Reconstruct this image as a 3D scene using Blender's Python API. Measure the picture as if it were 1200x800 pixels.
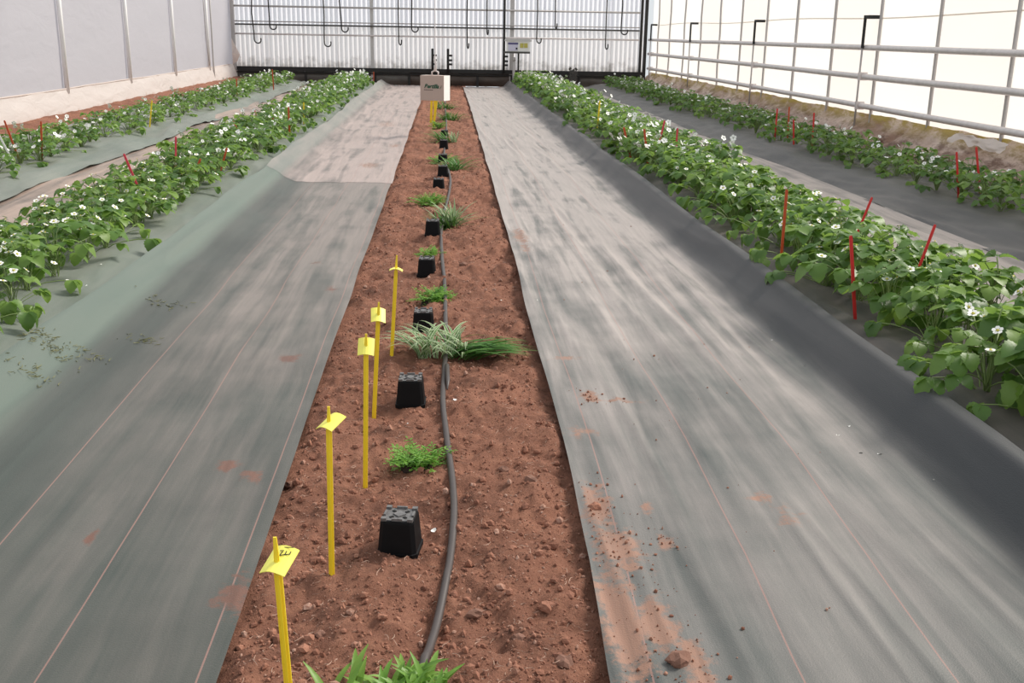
import bpy, math, random
import numpy as np
from mathutils import Vector, Matrix, Euler

# ------------------------------------------------------------------ clear
for o in list(bpy.data.objects):
    bpy.data.objects.remove(o, do_unlink=True)
SC = bpy.context.scene
COL = SC.collection
random.seed(7)
RNG = np.random.default_rng(11)

# ------------------------------------------------------------------ camera
FPX, EYE = 1240.0, 1.6


def pix(u, v):
    return Vector(((u - 600) / FPX, -(v - 400) / FPX, -1.0)).normalized()


_Y = pix(520, 38)
_Z = -pix(525, 4600)
_Z = (_Z - _Y * _Z.dot(_Y)).normalized()
_X = _Y.cross(_Z)
ROT = Matrix((_X, _Y, _Z))
cam_data = bpy.data.cameras.new('camera')
cam_data.sensor_width = 36.0
cam_data.lens = FPX / 1200 * 36.0
cam_data.clip_end = 200
cam = bpy.data.objects.new('camera', cam_data)
COL.objects.link(cam)
cam.matrix_world = Matrix.Translation((0, 0, EYE)) @ ROT.to_4x4()
SC.camera = cam

# ------------------------------------------------------------------ world, sun, exposure
world = bpy.data.worlds.new('overcast_sky')
SC.world = world
world.use_nodes = True
bg = world.node_tree.nodes['Background']
bg.inputs['Color'].default_value = (0.93, 0.97, 1.0, 1)
bg.inputs['Strength'].default_value = 0.66

sun_data = bpy.data.lights.new('sun', 'SUN')
sun_data.energy = 3.3
sun_data.angle = math.radians(22)
sun_data.color = (1.0, 0.93, 0.84)
sun = bpy.data.objects.new('sun', sun_data)
COL.objects.link(sun)
SUN_FROM = Vector((0.80, 0.40, 0.80)).normalized()
sun.rotation_euler = SUN_FROM.to_track_quat('Z', 'Y').to_euler()
sun.location = (8, 10, 9)

SC.view_settings.view_transform = 'Standard'
SC.view_settings.look = 'None'
SC.view_settings.gamma = 1.0
SC.view_settings.use_curve_mapping = False
SC.view_settings.exposure = 0.30


# ------------------------------------------------------------------ pixel measuring helpers (photo frame 1200 x 800 -> metres)
def at_z(u, v, z=0.0):
    d = ROT @ pix(u, v)
    return Vector((0, 0, EYE)) + d * ((z - EYE) / d.z)


def at_x(u, v, x):
    d = ROT @ pix(u, v)
    return Vector((0, 0, EYE)) + d * (x / d.x)


def at_y(u, v, y):
    d = ROT @ pix(u, v)
    return Vector((0, 0, EYE)) + d * (y / d.y)


# ------------------------------------------------------------------ numpy noise
_perm = np.random.default_rng(3).random((256, 256))


def vnoise(x, y):
    x = np.asarray(x, float)
    y = np.asarray(y, float)
    xi = np.floor(x).astype(int)
    yi = np.floor(y).astype(int)
    fx = x - xi
    fy = y - yi
    fx = fx * fx * (3 - 2 * fx)
    fy = fy * fy * (3 - 2 * fy)
    a = _perm[xi % 256, yi % 256]
    b = _perm[(xi + 1) % 256, yi % 256]
    c = _perm[xi % 256, (yi + 1) % 256]
    d = _perm[(xi + 1) % 256, (yi + 1) % 256]
    return (a * (1 - fx) + b * fx) * (1 - fy) + (c * (1 - fx) + d * fx) * fy


def fbm(x, y, octaves=4, gain=0.5):
    s, a, t = 0.0, 1.0, 0.0
    for i in range(octaves):
        s = s + a * vnoise(x * 2 ** i + 17.3 * i, y * 2 ** i + 9.1 * i)
        t += a
        a *= gain
    return s / t - 0.5


def ridge(x, y):
    return 1 - np.abs(2 * vnoise(x, y) - 1)


# ------------------------------------------------------------------ mesh helpers
class MB:
    """collects verts / faces (with material index) for ONE mesh object"""

    def __init__(self):
        self.v, self.f, self.m = [], [], []

    def add(self, verts, faces, mat=0):
        n = len(self.v)
        self.v += [tuple(p) for p in verts]
        for f in faces:
            self.f.append(tuple(i + n for i in f))
            self.m.append(mat)

    def box(self, c, s, rot=None, mat=0, taper=1.0):
        hx, hy, hz = s[0] / 2, s[1] / 2, s[2] / 2
        vs = []
        for z in (-1, 1):
            t = taper if z > 0 else 1.0
            for x, y in ((-1, -1), (1, -1), (1, 1), (-1, 1)):
                p = Vector((x * hx * t, y * hy * t, z * hz))
                if rot is not None:
                    p = rot @ p
                vs.append(p + Vector(c))
        self.add(vs, [(3, 2, 1, 0), (4, 5, 6, 7), (0, 1, 5, 4), (1, 2, 6, 5), (2, 3, 7, 6), (3, 0, 4, 7)], mat)

    def tube(self, pts, r, n=8, mat=0, caps=True):
        pts = [Vector(p) for p in pts]
        rs = r if isinstance(r, (list, tuple)) else [r] * len(pts)
        rings = []
        up = Vector((0, 0, 1))
        prev = None
        for i, p in enumerate(pts):
            t = (pts[min(i + 1, len(pts) - 1)] - pts[max(i - 1, 0)]).normalized()
            if prev is None:
                a = t.cross(up)
                if a.length < 1e-3:
                    a = t.cross(Vector((0, 1, 0)))
                a.normalize()
            else:
                a = (prev - t * prev.dot(t)).normalized()
            prev = a
            b = t.cross(a)
            rings.append([p + (a * math.cos(2 * math.pi * k / n) + b * math.sin(2 * math.pi * k / n)) * rs[i] for k in range(n)])
        fs = []
        for i in range(len(pts) - 1):
            for k in range(n):
                k2 = (k + 1) % n
                fs.append((i * n + k, i * n + k2, (i + 1) * n + k2, (i + 1) * n + k))
        if caps:
            fs.append(tuple(range(n - 1, -1, -1)))
            fs.append(tuple((len(pts) - 1) * n + k for k in range(n)))
        self.add([p for ring in rings for p in ring], fs, mat)

    def mesh(self, name, mats, smooth=False):
        me = bpy.data.meshes.new(name)
        me.from_pydata(self.v, [], self.f)
        for m in (mats if isinstance(mats, (list, tuple)) else [mats]):
            me.materials.append(m)
        me.polygons.foreach_set('material_index', self.m)
        if smooth:
            me.polygons.foreach_set('use_smooth', [True] * len(self.f))
        me.update()
        return me

    def build(self, name, mats, parent=None, smooth=False):
        return link(name, self.mesh(name, mats, smooth), parent)


def link(name, data, parent=None, loc=None, rot=None, scale=None):
    o = bpy.data.objects.new(name, data)
    COL.objects.link(o)
    if parent is not None:
        o.parent = parent
    if loc is not None:
        o.location = loc
    if rot is not None:
        o.rotation_euler = rot
    if scale is not None:
        o.scale = (scale, scale, scale) if isinstance(scale, (int, float)) else scale
    return o


def tag(o, label, cat, group=None, kind=None):
    o['label'] = label
    o['category'] = cat
    if group:
        o['group'] = group
    if kind:
        o['kind'] = kind
    return o


def struct(o, label=None, cat=None):
    o['kind'] = 'structure'
    if label:
        o['label'] = label
        o['category'] = cat
    return o


def thing(name, label, cat, loc=(0, 0, 0), rz=0.0, group=None):
    o = link(name, None, None, loc, (0, 0, rz))
    o.empty_display_size = 0.1
    return tag(o, label, cat, group)


def np_mesh(name, V, F, mats, smooth=True, mat_idx=None):
    me = bpy.data.meshes.new(name)
    V = np.asarray(V, np.float32)
    F = np.asarray(F, np.int32)
    k = F.shape[1]
    me.vertices.add(len(V))
    me.vertices.foreach_set('co', V.ravel())
    me.loops.add(F.size)
    me.loops.foreach_set('vertex_index', F.ravel())
    me.polygons.add(len(F))
    me.polygons.foreach_set('loop_start', np.arange(0, F.size, k, dtype=np.int32))
    me.polygons.foreach_set('use_smooth', np.full(len(F), smooth))
    for m in (mats if isinstance(mats, (list, tuple)) else [mats]):
        me.materials.append(m)
    if mat_idx is not None:
        me.polygons.foreach_set('material_index', np.asarray(mat_idx, np.int32))
    me.update(calc_edges=True)
    me.validate()
    return me


def grid_faces(nx, ny):
    i, j = np.meshgrid(np.arange(nx - 1), np.arange(ny - 1))
    a = (j * nx + i).ravel()
    return np.stack([a, a + 1, a + 1 + nx, a + nx], 1)


# ------------------------------------------------------------------ material helpers
class NT:
    def __init__(self, name):
        self.mat = bpy.data.materials.new(name)
        self.mat.use_nodes = True
        self.nt = self.mat.node_tree
        self.nt.nodes.clear()
        self.out = self.n('ShaderNodeOutputMaterial')

    def n(self, t, **kw):
        nd = self.nt.nodes.new(t)
        for k, v in kw.items():
            setattr(nd, k, v)
        return nd

    def l(self, a, b):
        self.nt.links.new(a, b)

    def val(self, sock, v):
        if hasattr(v, 'is_linked') or isinstance(v, bpy.types.NodeSocket):
            self.l(v, sock)
        else:
            if isinstance(v, (tuple, list)) and len(v) == 3 and sock.type == 'RGBA':
                v = (*v, 1)
            sock.default_value = v

    def math(self, op, a, b=0.0, clamp=False):
        nd = self.n('ShaderNodeMath', operation=op, use_clamp=clamp)
        self.val(nd.inputs[0], a)
        self.val(nd.inputs[1], b)
        return nd.outputs[0]

    def mix(self, fac, a, b):
        nd = self.n('ShaderNodeMix', data_type='RGBA')
        self.val(nd.inputs[0], fac)
        self.val(nd.inputs[6], a)
        self.val(nd.inputs[7], b)
        return nd.outputs[2]

    def noise(self, scale, detail=4, rough=0.55, coords=None, stretch=None, distort=0.0):
        nd = self.n('ShaderNodeTexNoise')
        nd.inputs['Scale'].default_value = scale
        nd.inputs['Detail'].default_value = detail
        nd.inputs['Roughness'].default_value = rough
        nd.inputs['Distortion'].default_value = distort
        c = coords or self.obj()
        if stretch:
            mp = self.n('ShaderNodeMapping')
            mp.inputs['Scale'].default_value = stretch
            self.l(c, mp.inputs['Vector'])
            c = mp.outputs[0]
        self.l(c, nd.inputs['Vector'])
        return nd.outputs['Fac']

    def obj(self):
        if not hasattr(self, '_tc'):
            self._tc = self.n('ShaderNodeTexCoord')
        return self._tc.outputs['Object']

    def pos(self):
        if not hasattr(self, '_geo'):
            self._geo = self.n('ShaderNodeNewGeometry')
        return self._geo.outputs['Position']

    def island(self):
        self.pos()
        return self._geo.outputs['Random Per Island']

    def objrandom(self):
        return self.n('ShaderNodeObjectInfo').outputs['Random']

    def ramp(self, fac, stops):
        nd = self.n('ShaderNodeValToRGB')
        cr = nd.color_ramp
        while len(cr.elements) < len(stops):
            cr.elements.new(0.5)
        for e, (p, c) in zip(cr.elements, stops):
            e.position = p
            e.color = (*c, 1) if len(c) == 3 else c
        self.l(fac, nd.inputs[0])
        return nd.outputs[0]

    def step(self, fac, lo, hi):
        nd = self.n('ShaderNodeMapRange')
        nd.clamp = True
        self.val(nd.inputs[0], fac)
        nd.inputs[1].default_value = lo
        nd.inputs[2].default_value = hi
        return nd.outputs[0]

    def attr(self, name):
        nd = self.n('ShaderNodeAttribute')
        nd.attribute_name = name
        return nd.outputs['Fac']

    def sep(self, v):
        nd = self.n('ShaderNodeSeparateXYZ')
        self.l(v, nd.inputs[0])
        return nd.outputs

    def bump(self, h, strength=0.5, dist=0.01):
        nd = self.n('ShaderNodeBump')
        nd.inputs['Strength'].default_value = strength
        nd.inputs['Distance'].default_value = dist
        self.l(h, nd.inputs['Height'])
        return nd.outputs[0]

    def bsdf(self, color, rough=0.6, metallic=0.0, spec=0.5, normal=None, sheen=0.0, sheen_tint=None, sheen_rough=0.5):
        nd = self.n('ShaderNodeBsdfPrincipled')
        self.val(nd.inputs['Base Color'], color)
        self.val(nd.inputs['Roughness'], rough)
        nd.inputs['Metallic'].default_value = metallic
        nd.inputs['Specular IOR Level'].default_value = spec
        if sheen:
            self.val(nd.inputs['Sheen Weight'], sheen)
            nd.inputs['Sheen Roughness'].default_value = sheen_rough
            if sheen_tint:
                nd.inputs['Sheen Tint'].default_value = (*sheen_tint, 1)
        if normal is not None:
            self.l(normal, nd.inputs['Normal'])
        return nd.outputs[0]

    def translucent(self, surf, color, fac):
        t = self.n('ShaderNodeBsdfTranslucent')
        self.val(t.inputs[0], color)
        m = self.n('ShaderNodeMixShader')
        self.val(m.inputs[0], fac)
        self.l(surf, m.inputs[1])
        self.l(t.outputs[0], m.inputs[2])
        return m.outputs[0]

    def done(self, surf):
        self.l(surf, self.out.inputs[0])
        return self.mat


def plain(name, color, rough=0.6, metallic=0.0, spec=0.5, var=0.12, scale=30.0, bump=0.0):
    t = NT(name)
    nz = t.noise(scale, 4)
    dark = tuple(c * (1 - var) for c in color)
    lite = tuple(min(1, c * (1 + var)) for c in color)
    c = t.mix(nz, dark, lite)
    nrm = t.bump(nz, bump, 0.01) if bump else None
    return t.done(t.bsdf(c, rough, metallic, spec, nrm))


def soil_material():
    t = NT('red_soil')
    big = t.noise(1.7, 5, 0.6)
    damp = t.noise(4.5, 5, 0.6, distort=0.5)
    mid = t.noise(16, 6, 0.65)
    fine = t.noise(120, 5, 0.7)
    fibre = t.noise(60, 5, 0.75, distort=2.5)
    c = t.mix(t.step(big, 0.35, 0.65), (0.215, 0.098, 0.066), (0.32, 0.150, 0.100))
    c = t.mix(t.math('MULTIPLY', t.step(damp, 0.50, 0.68), 0.65), c, (0.095, 0.046, 0.034))
    c = t.mix(t.math('MULTIPLY', t.step(mid, 0.50, 0.72), 0.8), c, (0.40, 0.195, 0.128))
    c = t.mix(t.math('MULTIPLY', t.step(fibre, 0.58, 0.72), 0.6), c, (0.40, 0.235, 0.18))
    c = t.mix(t.math('MULTIPLY', t.step(fine, 0.44, 0.24), 0.75), c, (0.07, 0.032, 0.024))
    h = t.math('ADD', t.math('MULTIPLY', mid, 0.6), t.math('ADD', fine, t.math('MULTIPLY', fibre, 0.6)))
    return t.done(t.bsdf(c, 0.95, spec=0.15, normal=t.bump(h, 0.9, 0.012)))


def clod_material():
    t = NT('soil_clods')
    c = t.ramp(t.island(), [(0.0, (0.15, 0.068, 0.048)), (0.45, (0.28, 0.130, 0.088)), (0.8, (0.38, 0.19, 0.13)), (1.0, (0.46, 0.31, 0.25))])
    fine = t.noise(160, 4)
    c = t.mix(t.step(fine, 0.4, 0.7), c, (0.30, 0.14, 0.095))
    return t.done(t.bsdf(c, 0.95, spec=0.15, normal=t.bump(fine, 0.6, 0.006)))


def fabric_material(name, base, dusty, dust_gain=1.0, threads=(), dirt=(0.31, 0.17, 0.118), thread_col=(0.36, 0.19, 0.16), rough=0.55, sheen=0.25, sheen_tint=(0.9, 0.8, 0.76), streak=(9, 0.55, 9), lit_or_clean=(0.03, 0.035, 0.037)):
    """woven ground cover: black-green tapes, settled dust, red soil stains, marker threads"""
    t = NT(name)
    streaks = t.noise(1.0, 5, 0.6, stretch=streak, distort=0.4)
    cloud = t.noise(1.6, 6, 0.6)
    thin = t.noise(1.0, 4, 0.65, stretch=(34, 1.6, 34), distort=0.3)
    fine = t.noise(220, 2)
    dust = t.attr('dust')
    f = t.math('MULTIPLY', dust, t.math('ADD', t.step(streaks, 0.34, 0.66), t.math('MULTIPLY', t.step(cloud, 0.3, 0.7), 0.7)), True)
    f = t.math('MULTIPLY', f, 0.62 * dust_gain, True)
    f = t.math('MULTIPLY', f, t.math('ADD', 0.45, t.math('ADD', t.math('MULTIPLY', fine, 0.35), t.math('MULTIPLY', thin, 0.75))), True)
    tone = t.noise(0.9, 3)
    c = t.mix(t.step(tone, 0.3, 0.7), base, tuple(x * 1.45 for x in base))
    c = t.mix(t.attr('lit_or_clean'), c, lit_or_clean)  # left sheets: sunlit slope painted into the colour; right sheet: clean black cloth
    c = t.mix(f, c, dusty)
    # marker threads, measured across the cloth
    u = t.attr('across')
    acc = None
    for x0 in threads:
        d = t.math('ABSOLUTE', t.math('SUBTRACT', u, x0))
        s = t.math('LESS_THAN', d, 0.0026)
        acc = s if acc is None else t.math('ADD', acc, s, True)
    if acc is not None:
        c = t.mix(t.math('MULTIPLY', acc, 0.55), c, thread_col)
    # red soil stains
    blot = t.noise(19, 6, 0.7)
    g = t.math('ADD', t.attr('dirt'), t.math('MULTIPLY', t.math('SUBTRACT', blot, 0.5), 2.4))
    c = t.mix(t.math('MULTIPLY', t.step(g, 0.38, 0.80), t.step(t.attr('dirt'), 0.06, 0.3)), c, t.mix(t.step(thin, 0.35, 0.65), tuple(x * 0.72 for x in dirt), dirt))
    nrm = t.bump(t.math('ADD', fine, t.math('MULTIPLY', streaks, 1.5)), 0.25, 0.006)
    return t.done(t.bsdf(c, rough, spec=0.4, normal=nrm, sheen=sheen, sheen_tint=sheen_tint, sheen_rough=0.45))


def film_material(name, col, trans, fac=0.5, rough=0.5, stain=None, crease=0.25):
    t = NT(name)
    nz = t.noise(0.8, 4, stretch=(1, 0.35, 2.5))
    c = t.mix(t.step(nz, 0.3, 0.7), tuple(x * 0.95 for x in col), col)
    tr = trans
    if stain:
        zlo, zhi, scol = stain
        z = t.sep(t.pos())[2]
        blot = t.noise(3.0, 6, 0.65)
        g = t.math('ADD', t.step(z, zhi, zlo), t.math('MULTIPLY', t.math('SUBTRACT', blot, 0.55), 1.6))
        g = t.step(g, 0.35, 0.95)
        c = t.mix(g, c, scol)
        tr = t.mix(g, trans, scol)
    n2 = t.noise(3.0, 4, stretch=(1, 0.6, 1.6), distort=0.6)
    s = t.bsdf(c, rough, spec=0.35, normal=t.bump(n2, crease, 0.05))
    return t.done(t.translucent(s, tr, fac))


def leaf_material(name, dark, mid, lite, trans=0.30, rough=0.42, per_island=True, vein=True):
    t = NT(name)
    r = t.math('ADD', t.math('MULTIPLY', t.objrandom(), 0.5), t.math('MULTIPLY', t.island(), 0.5))
    c = t.ramp(r, [(0.15, dark), (0.5, mid), (0.88, lite)])
    nz = t.noise(60, 3)
    c = t.mix(t.math('MULTIPLY', nz, 0.35), c, tuple(x * 0.6 for x in mid))
    s = t.bsdf(c, rough, spec=0.45, normal=t.bump(nz, 0.3, 0.004))
    tc = t.mix(0.5, c, tuple(min(1, x * 1.6) for x in lite))
    return t.done(t.translucent(s, tc, trans))


def blade_material(name, dark, lite, stripe=None):
    t = NT(name)
    c = t.mix(t.math('MULTIPLY', t.math('ADD', t.objrandom(), t.island()), 0.5), dark, lite)
    if stripe:
        e = t.attr('edge')
        c = t.mix(t.step(e, 0.45, 0.75), c, stripe)
    s = t.bsdf(c, 0.45, spec=0.4)
    return t.done(t.translucent(s, c, 0.3))


M = {}
M['soil'] = soil_material()
M['clod'] = clod_material()
M['straw'] = plain('dry_straw', (0.44, 0.29, 0.22), 0.85, var=0.4, scale=20)
M['stone'] = plain('earthy_stone', (0.20, 0.10, 0.070), 0.9, var=0.3, scale=40, bump=0.4)
M['fab_left'] = fabric_material('ground_cover_left', (0.032, 0.042, 0.037), (0.34, 0.28, 0.255), 0.9, (0.05, 0.45, 0.83), lit_or_clean=(0.105, 0.145, 0.120), dirt=(0.17, 0.082, 0.058), sheen=0.12)
M['fab_left_far'] = fabric_material('ground_cover_left_far', (0.050, 0.052, 0.048), (0.41, 0.325, 0.30), 1.3, (0.05, 0.45), lit_or_clean=(0.13, 0.155, 0.138))
M['fab_right'] = fabric_material('ground_cover_right', (0.042, 0.052, 0.050), (0.47, 0.41, 0.385), 1.10, (0.11, 0.50, 0.90), lit_or_clean=(0.026, 0.031, 0.036), sheen=0.14)
M['fab_bed_left'] = fabric_material('bed_cover_green', (0.085, 0.112, 0.095), (0.34, 0.33, 0.29), 0.6)
M['fab_bed_right'] = fabric_material('bed_cover_dark', (0.026, 0.029, 0.030), (0.21, 0.155, 0.13), 0.7)
M['fab_path'] = fabric_material('path_cover', (0.055, 0.055, 0.052), (0.44, 0.37, 0.34), 1.2)
M['fab_black'] = fabric_material('bed_cover_black', (0.022, 0.026, 0.029), (0.20, 0.18, 0.17), 0.5)
M['film_left'] = film_material('film_lavender', (0.60, 0.57, 0.59), (0.62, 0.58, 0.61), 0.5)
M['film_skirt_left'] = film_material('film_cream', (0.80, 0.73, 0.69), (0.80, 0.70, 0.64), 0.4, stain=(0.06, 0.34, (0.50, 0.25, 0.14)), crease=0.6)
M['film_right'] = film_material('film_white', (0.90, 0.87, 0.83), (0.90, 0.87, 0.82), 0.7)
M['film_right_cream'] = film_material('film_pale_cream', (0.88, 0.84, 0.79), (0.87, 0.82, 0.76), 0.7)
M['corrugated'] = film_material('corrugated_white', (0.92, 0.91, 0.91), (0.95, 0.94, 0.95), 0.5, stain=(0.30, 1.1, (0.34, 0.32, 0.29)), crease=0.05)
M['corrugated_up'] = film_material('corrugated_bluish', (0.86, 0.86, 0.89), (0.92, 0.92, 0.96), 0.6, crease=0.05)
M['galv'] = plain('galvanised_pipe', (0.72, 0.66, 0.65), 0.45, 0.15, var=0.18, scale=9)
M['galv_thin'] = plain('grey_pipe', (0.46, 0.43, 0.42), 0.5, 0.15, var=0.15)
M['white_paint'] = plain('white_paint', (0.88, 0.86, 0.85), 0.5, var=0.05)
M['grey_paint'] = plain('pale_grey_paint', (0.55, 0.53, 0.52), 0.55, var=0.1)
M['black_metal'] = plain('black_metal', (0.022, 0.021, 0.021), 0.75, 0.0, var=0.3)
M['dark_rail'] = plain('dark_rail', (0.085, 0.08, 0.075), 0.85, 0.0, var=0.3)
M['dark_film'] = plain('dirty_dark_film', (0.12, 0.11, 0.10), 0.6, var=0.7, scale=2.5, bump=0.5)
M['brown_film'] = plain('brown_sagging_film', (0.085, 0.066, 0.055), 0.6, var=0.8, scale=2.0, bump=0.5)
M['pot'] = plain('black_plastic', (0.006, 0.006, 0.007), 0.55, spec=0.15, var=0.3)
M['pot_foot'] = plain('dusty_black_plastic', (0.13, 0.125, 0.125), 0.4, var=0.9, scale=90)
M['hole'] = plain('pot_hole_black', (0.003, 0.003, 0.003), 0.9)
M['yellow'] = plain('yellow_plastic', (0.95, 0.70, 0.03), 0.4, var=0.06)
M['tagyellow'] = plain('pale_yellow_plastic', (0.95, 0.88, 0.16), 0.45, var=0.05)
M['ink'] = plain('black_ink', (0.02, 0.02, 0.02), 0.6)
M['red'] = plain('red_plastic', (0.66, 0.035, 0.035), 0.4, var=0.1)
M['orange'] = plain('orange_red_plastic', (0.56, 0.085, 0.025), 0.45, var=0.12)
M['pink'] = plain('pink_red_plastic', (0.72, 0.06, 0.10), 0.4, var=0.08)
M['hose'] = plain('brown_black_hose', (0.062, 0.050, 0.048), 0.5, var=0.25, scale=12)
M['card'] = plain('tan_card', (0.50, 0.385, 0.335), 0.75, var=0.04, scale=6)
M['white'] = plain('white_board', (0.86, 0.85, 0.82), 0.6, var=0.03)
M['green_ink'] = plain('green_ink', (0.02, 0.09, 0.05), 0.6)
M['blue_label'] = plain('blue_violet_label', (0.10, 0.09, 0.22), 0.5, var=0.1)
M['lilac_label'] = plain('lilac_label', (0.62, 0.60, 0.74), 0.5, var=0.05)
M['lime_label'] = plain('yellow_green_label', (0.52, 0.46, 0.10), 0.5, var=0.3, scale=25)
M['leaf'] = leaf_material('strawberry_leaf', (0.050, 0.120, 0.026), (0.115, 0.230, 0.045), (0.270, 0.410, 0.080), trans=0.40)
M['stem'] = plain('green_stalk', (0.22, 0.30, 0.10), 0.5, var=0.2)
M['petal'] = plain('white_petal', (0.88, 0.88, 0.84), 0.6, var=0.04)
M['pistil'] = plain('yellow_green_centre', (0.55, 0.48, 0.08), 0.7, var=0.2, scale=200)
M['herb'] = leaf_material('herb_leaf', (0.10, 0.24, 0.03), (0.17, 0.34, 0.05), (0.30, 0.48, 0.10), trans=0.35)
M['herb_fine'] = leaf_material('fine_herb_leaf', (0.09, 0.24, 0.03), (0.16, 0.36, 0.05), (0.28, 0.50, 0.09), trans=0.35)
M['blade'] = blade_material('green_blade', (0.05, 0.15, 0.03), (0.14, 0.30, 0.06))
M['blade_striped'] = blade_material('striped_blade', (0.10, 0.22, 0.07), (0.18, 0.32, 0.10), (0.60, 0.66, 0.46))
M['skirt_right'] = None


def right_skirt_material():
    t = NT('dirty_skirt_film')
    z = t.sep(t.pos())[2]
    a = t.noise(1.4, 6, 0.65, stretch=(1, 0.7, 1))
    b = t.noise(5.0, 6, 0.7, stretch=(1, 0.5, 1.4))
    c = t.mix(t.step(a, 0.38, 0.62), (0.34, 0.22, 0.16), (0.74, 0.62, 0.54))
    c = t.mix(t.math('MULTIPLY', t.step(b, 0.47, 0.62), 0.85), c, (0.15, 0.080, 0.052))
    top = t.math('MULTIPLY', t.step(z, 0.30, 0.50), t.step(b, 0.38, 0.55))
    c = t.mix(top, c, (0.42, 0.32, 0.08))
    low = t.math('MULTIPLY', t.step(z, 0.22, 0.08), 0.7)
    c = t.mix(low, c, (0.20, 0.11, 0.075))
    s = t.bsdf(c, 0.5, spec=0.4, normal=t.bump(b, 0.6, 0.04))
    return t.done(t.translucent(s, c, 0.3))


M['skirt_right'] = right_skirt_material()

# ------------------------------------------------------------------ terrain
PX = np.array([-6.7, -5.75, -5.45, -4.75, -4.40, -4.00, -3.80, -3.30, -3.10, -2.92, -2.06, -1.90, -1.76, -1.62, -1.45, 1.70, 1.82, 1.98, 2.15, 3.00, 3.20, 3.38, 4.12, 4.24, 4.60, 4.80, 5.60, 5.95, 6.70])
PZ = np.array([0.26, 0.15, 0.14, 0.15, 0.13, 0.03, 0.00, 0.00, 0.10, 0.14, 0.15, 0.145, 0.075, 0.012, 0.0, 0.0, 0.012, 0.145, 0.15, 0.15, 0.10, 0.0, 0.0, 0.02, 0.13, 0.15, 0.15, 0.09, 0.12])


def base_z(x, y):
    z = np.interp(x, PX, PZ)
    return z + 0.02 * fbm(x * 0.7 + 5, y * 0.35, 2) * np.clip(np.abs(x) - 1.5, 0, 1)


def edge_left(y):
    return -0.578 + 0.018 * (vnoise(y * 1.1, y * 0 + 2.5) - 0.5) + 0.0012 * np.clip(y - 8, 0, 30)


def edge_right(y):
    return np.interp(y, [1.5, 2.4, 3.0, 4.0, 5.5, 8.5, 14, 23, 33], [0.40, 0.43, 0.462, 0.484, 0.486, 0.523, 0.548, 0.58, 0.59]) + 0.016 * (vnoise(y * 1.3, y * 0 + 7.7) - 0.5)


def soil_z(x, y):
    """surface of the bare strip and of the soil beside the walls"""
    x = np.asarray(x, float)
    y = np.asarray(y, float)
    l, r = edge_left(y), edge_right(y)
    inside = np.clip(np.minimum(x - l, r - x) / 0.10 + 0.35, 0, 1)
    rough = 0.12 * fbm(x * 4.2, y * 3.4, 3) + 0.050 * fbm(x * 15, y * 13, 3, 0.6) + 0.015 * fbm(x * 55, y * 50, 2)
    strip = rough * (0.35 + 0.65 * inside) - 0.010 - 0.02 * (1 - inside)
    wall = base_z(x, y) + 0.05 * fbm(x * 3, y * 2.4, 4) + np.where(x < -5.4, 0.0, -0.02)
    under = base_z(x, y) - 0.06
    out = np.where((x > l - 0.10) & (x < r + 0.10), strip, under)
    out = np.where((x < -5.45), wall, out)
    out = np.where((x > 5.75), wall, out)
    return out


def build_floor():
    xs = np.concatenate([np.arange(-6.7, -5.3, 0.06), np.arange(-5.3, -0.80, 0.2), np.arange(-0.75, 0.78, 0.0115), np.arange(0.85, 5.6, 0.2), np.arange(5.65, 6.75, 0.06)])
    ys = np.concatenate([np.arange(0.6, 1.9, 0.05), np.arange(1.9, 6.0, 0.0125), np.arange(6.0, 12, 0.028), np.arange(12, 20, 0.07), np.arange(20, 34.8, 0.14)])
    X, Y = np.meshgrid(xs, ys)
    Z = soil_z(X, Y)
    V = np.stack([X.ravel(), Y.ravel(), Z.ravel()], 1)
    me = np_mesh('floor', V, grid_faces(len(xs), len(ys)), M['soil'])
    return struct(link('floor', me), 'bare reddish brown soil ground of the greenhouse', 'soil')


build_floor()


# ------------------------------------------------------------------ woven ground covers
def add_attr(me, name, arr):
    a = me.attributes.new(name, 'FLOAT', 'POINT')
    a.data.foreach_set('value', np.asarray(arr, np.float32).ravel())


def sheet(name, mat, x0, x1, nu, ys, wrinkle, lift, label, dust=None, stains=(), seed=0.0, lit_or_clean=None):
    y = np.asarray(ys)
    u = np.linspace(0, 1, nu)
    U, Y = np.meshgrid(u, y)
    A = x0(y)[:, None] if callable(x0) else np.full((len(y), 1), x0)
    B = x1(y)[:, None] if callable(x1) else np.full((len(y), 1), x1)
    X = A + (B - A) * U
    Z = base_z(X, Y) + lift + wrinkle(X + seed, Y + seed)
    across = np.abs(X - A)
    V = np.stack([X.ravel(), Y.ravel(), Z.ravel()], 1)
    me = np_mesh(name, V, grid_faces(nu, len(y)), mat)
    D = np.ones_like(X) if dust is None else dust(X, Y)
    add_attr(me, 'dust', D)
    add_attr(me, 'across', across)
    add_attr(me, 'lit_or_clean', np.zeros_like(X) if lit_or_clean is None else lit_or_clean(X, Y))
    S = np.zeros_like(X)
    for (sx, sy, rx, ry, s) in stains:
        S = np.maximum(S, s * np.exp(-(((X - sx) / rx) ** 2 + ((Y - sy) / ry) ** 2)))
    add_attr(me, 'dirt', S)
    o = link(name, me)
    return tag(o, label, 'ground cover')


def wr_main(X, Y):
    w = 0.034 * (ridge(X * 5.5 + Y * 0.22, Y * 0.42) - 0.5) * (vnoise(X * 1.4, Y * 0.5))
    w = w + 0.022 * (ridge(X * 12 + Y * 0.45, Y * 0.75 + 4) - 0.5) * vnoise(X * 2 + 9, Y * 0.7)
    w = w + 0.016 * fbm(X * 1.8, Y * 1.0 + 3, 2)
    lip = np.clip((X - 1.80) / 0.2, 0, 1)
    return w * (1 - 0.5 * lip) + 0.006 + 0.045 * lip


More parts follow.
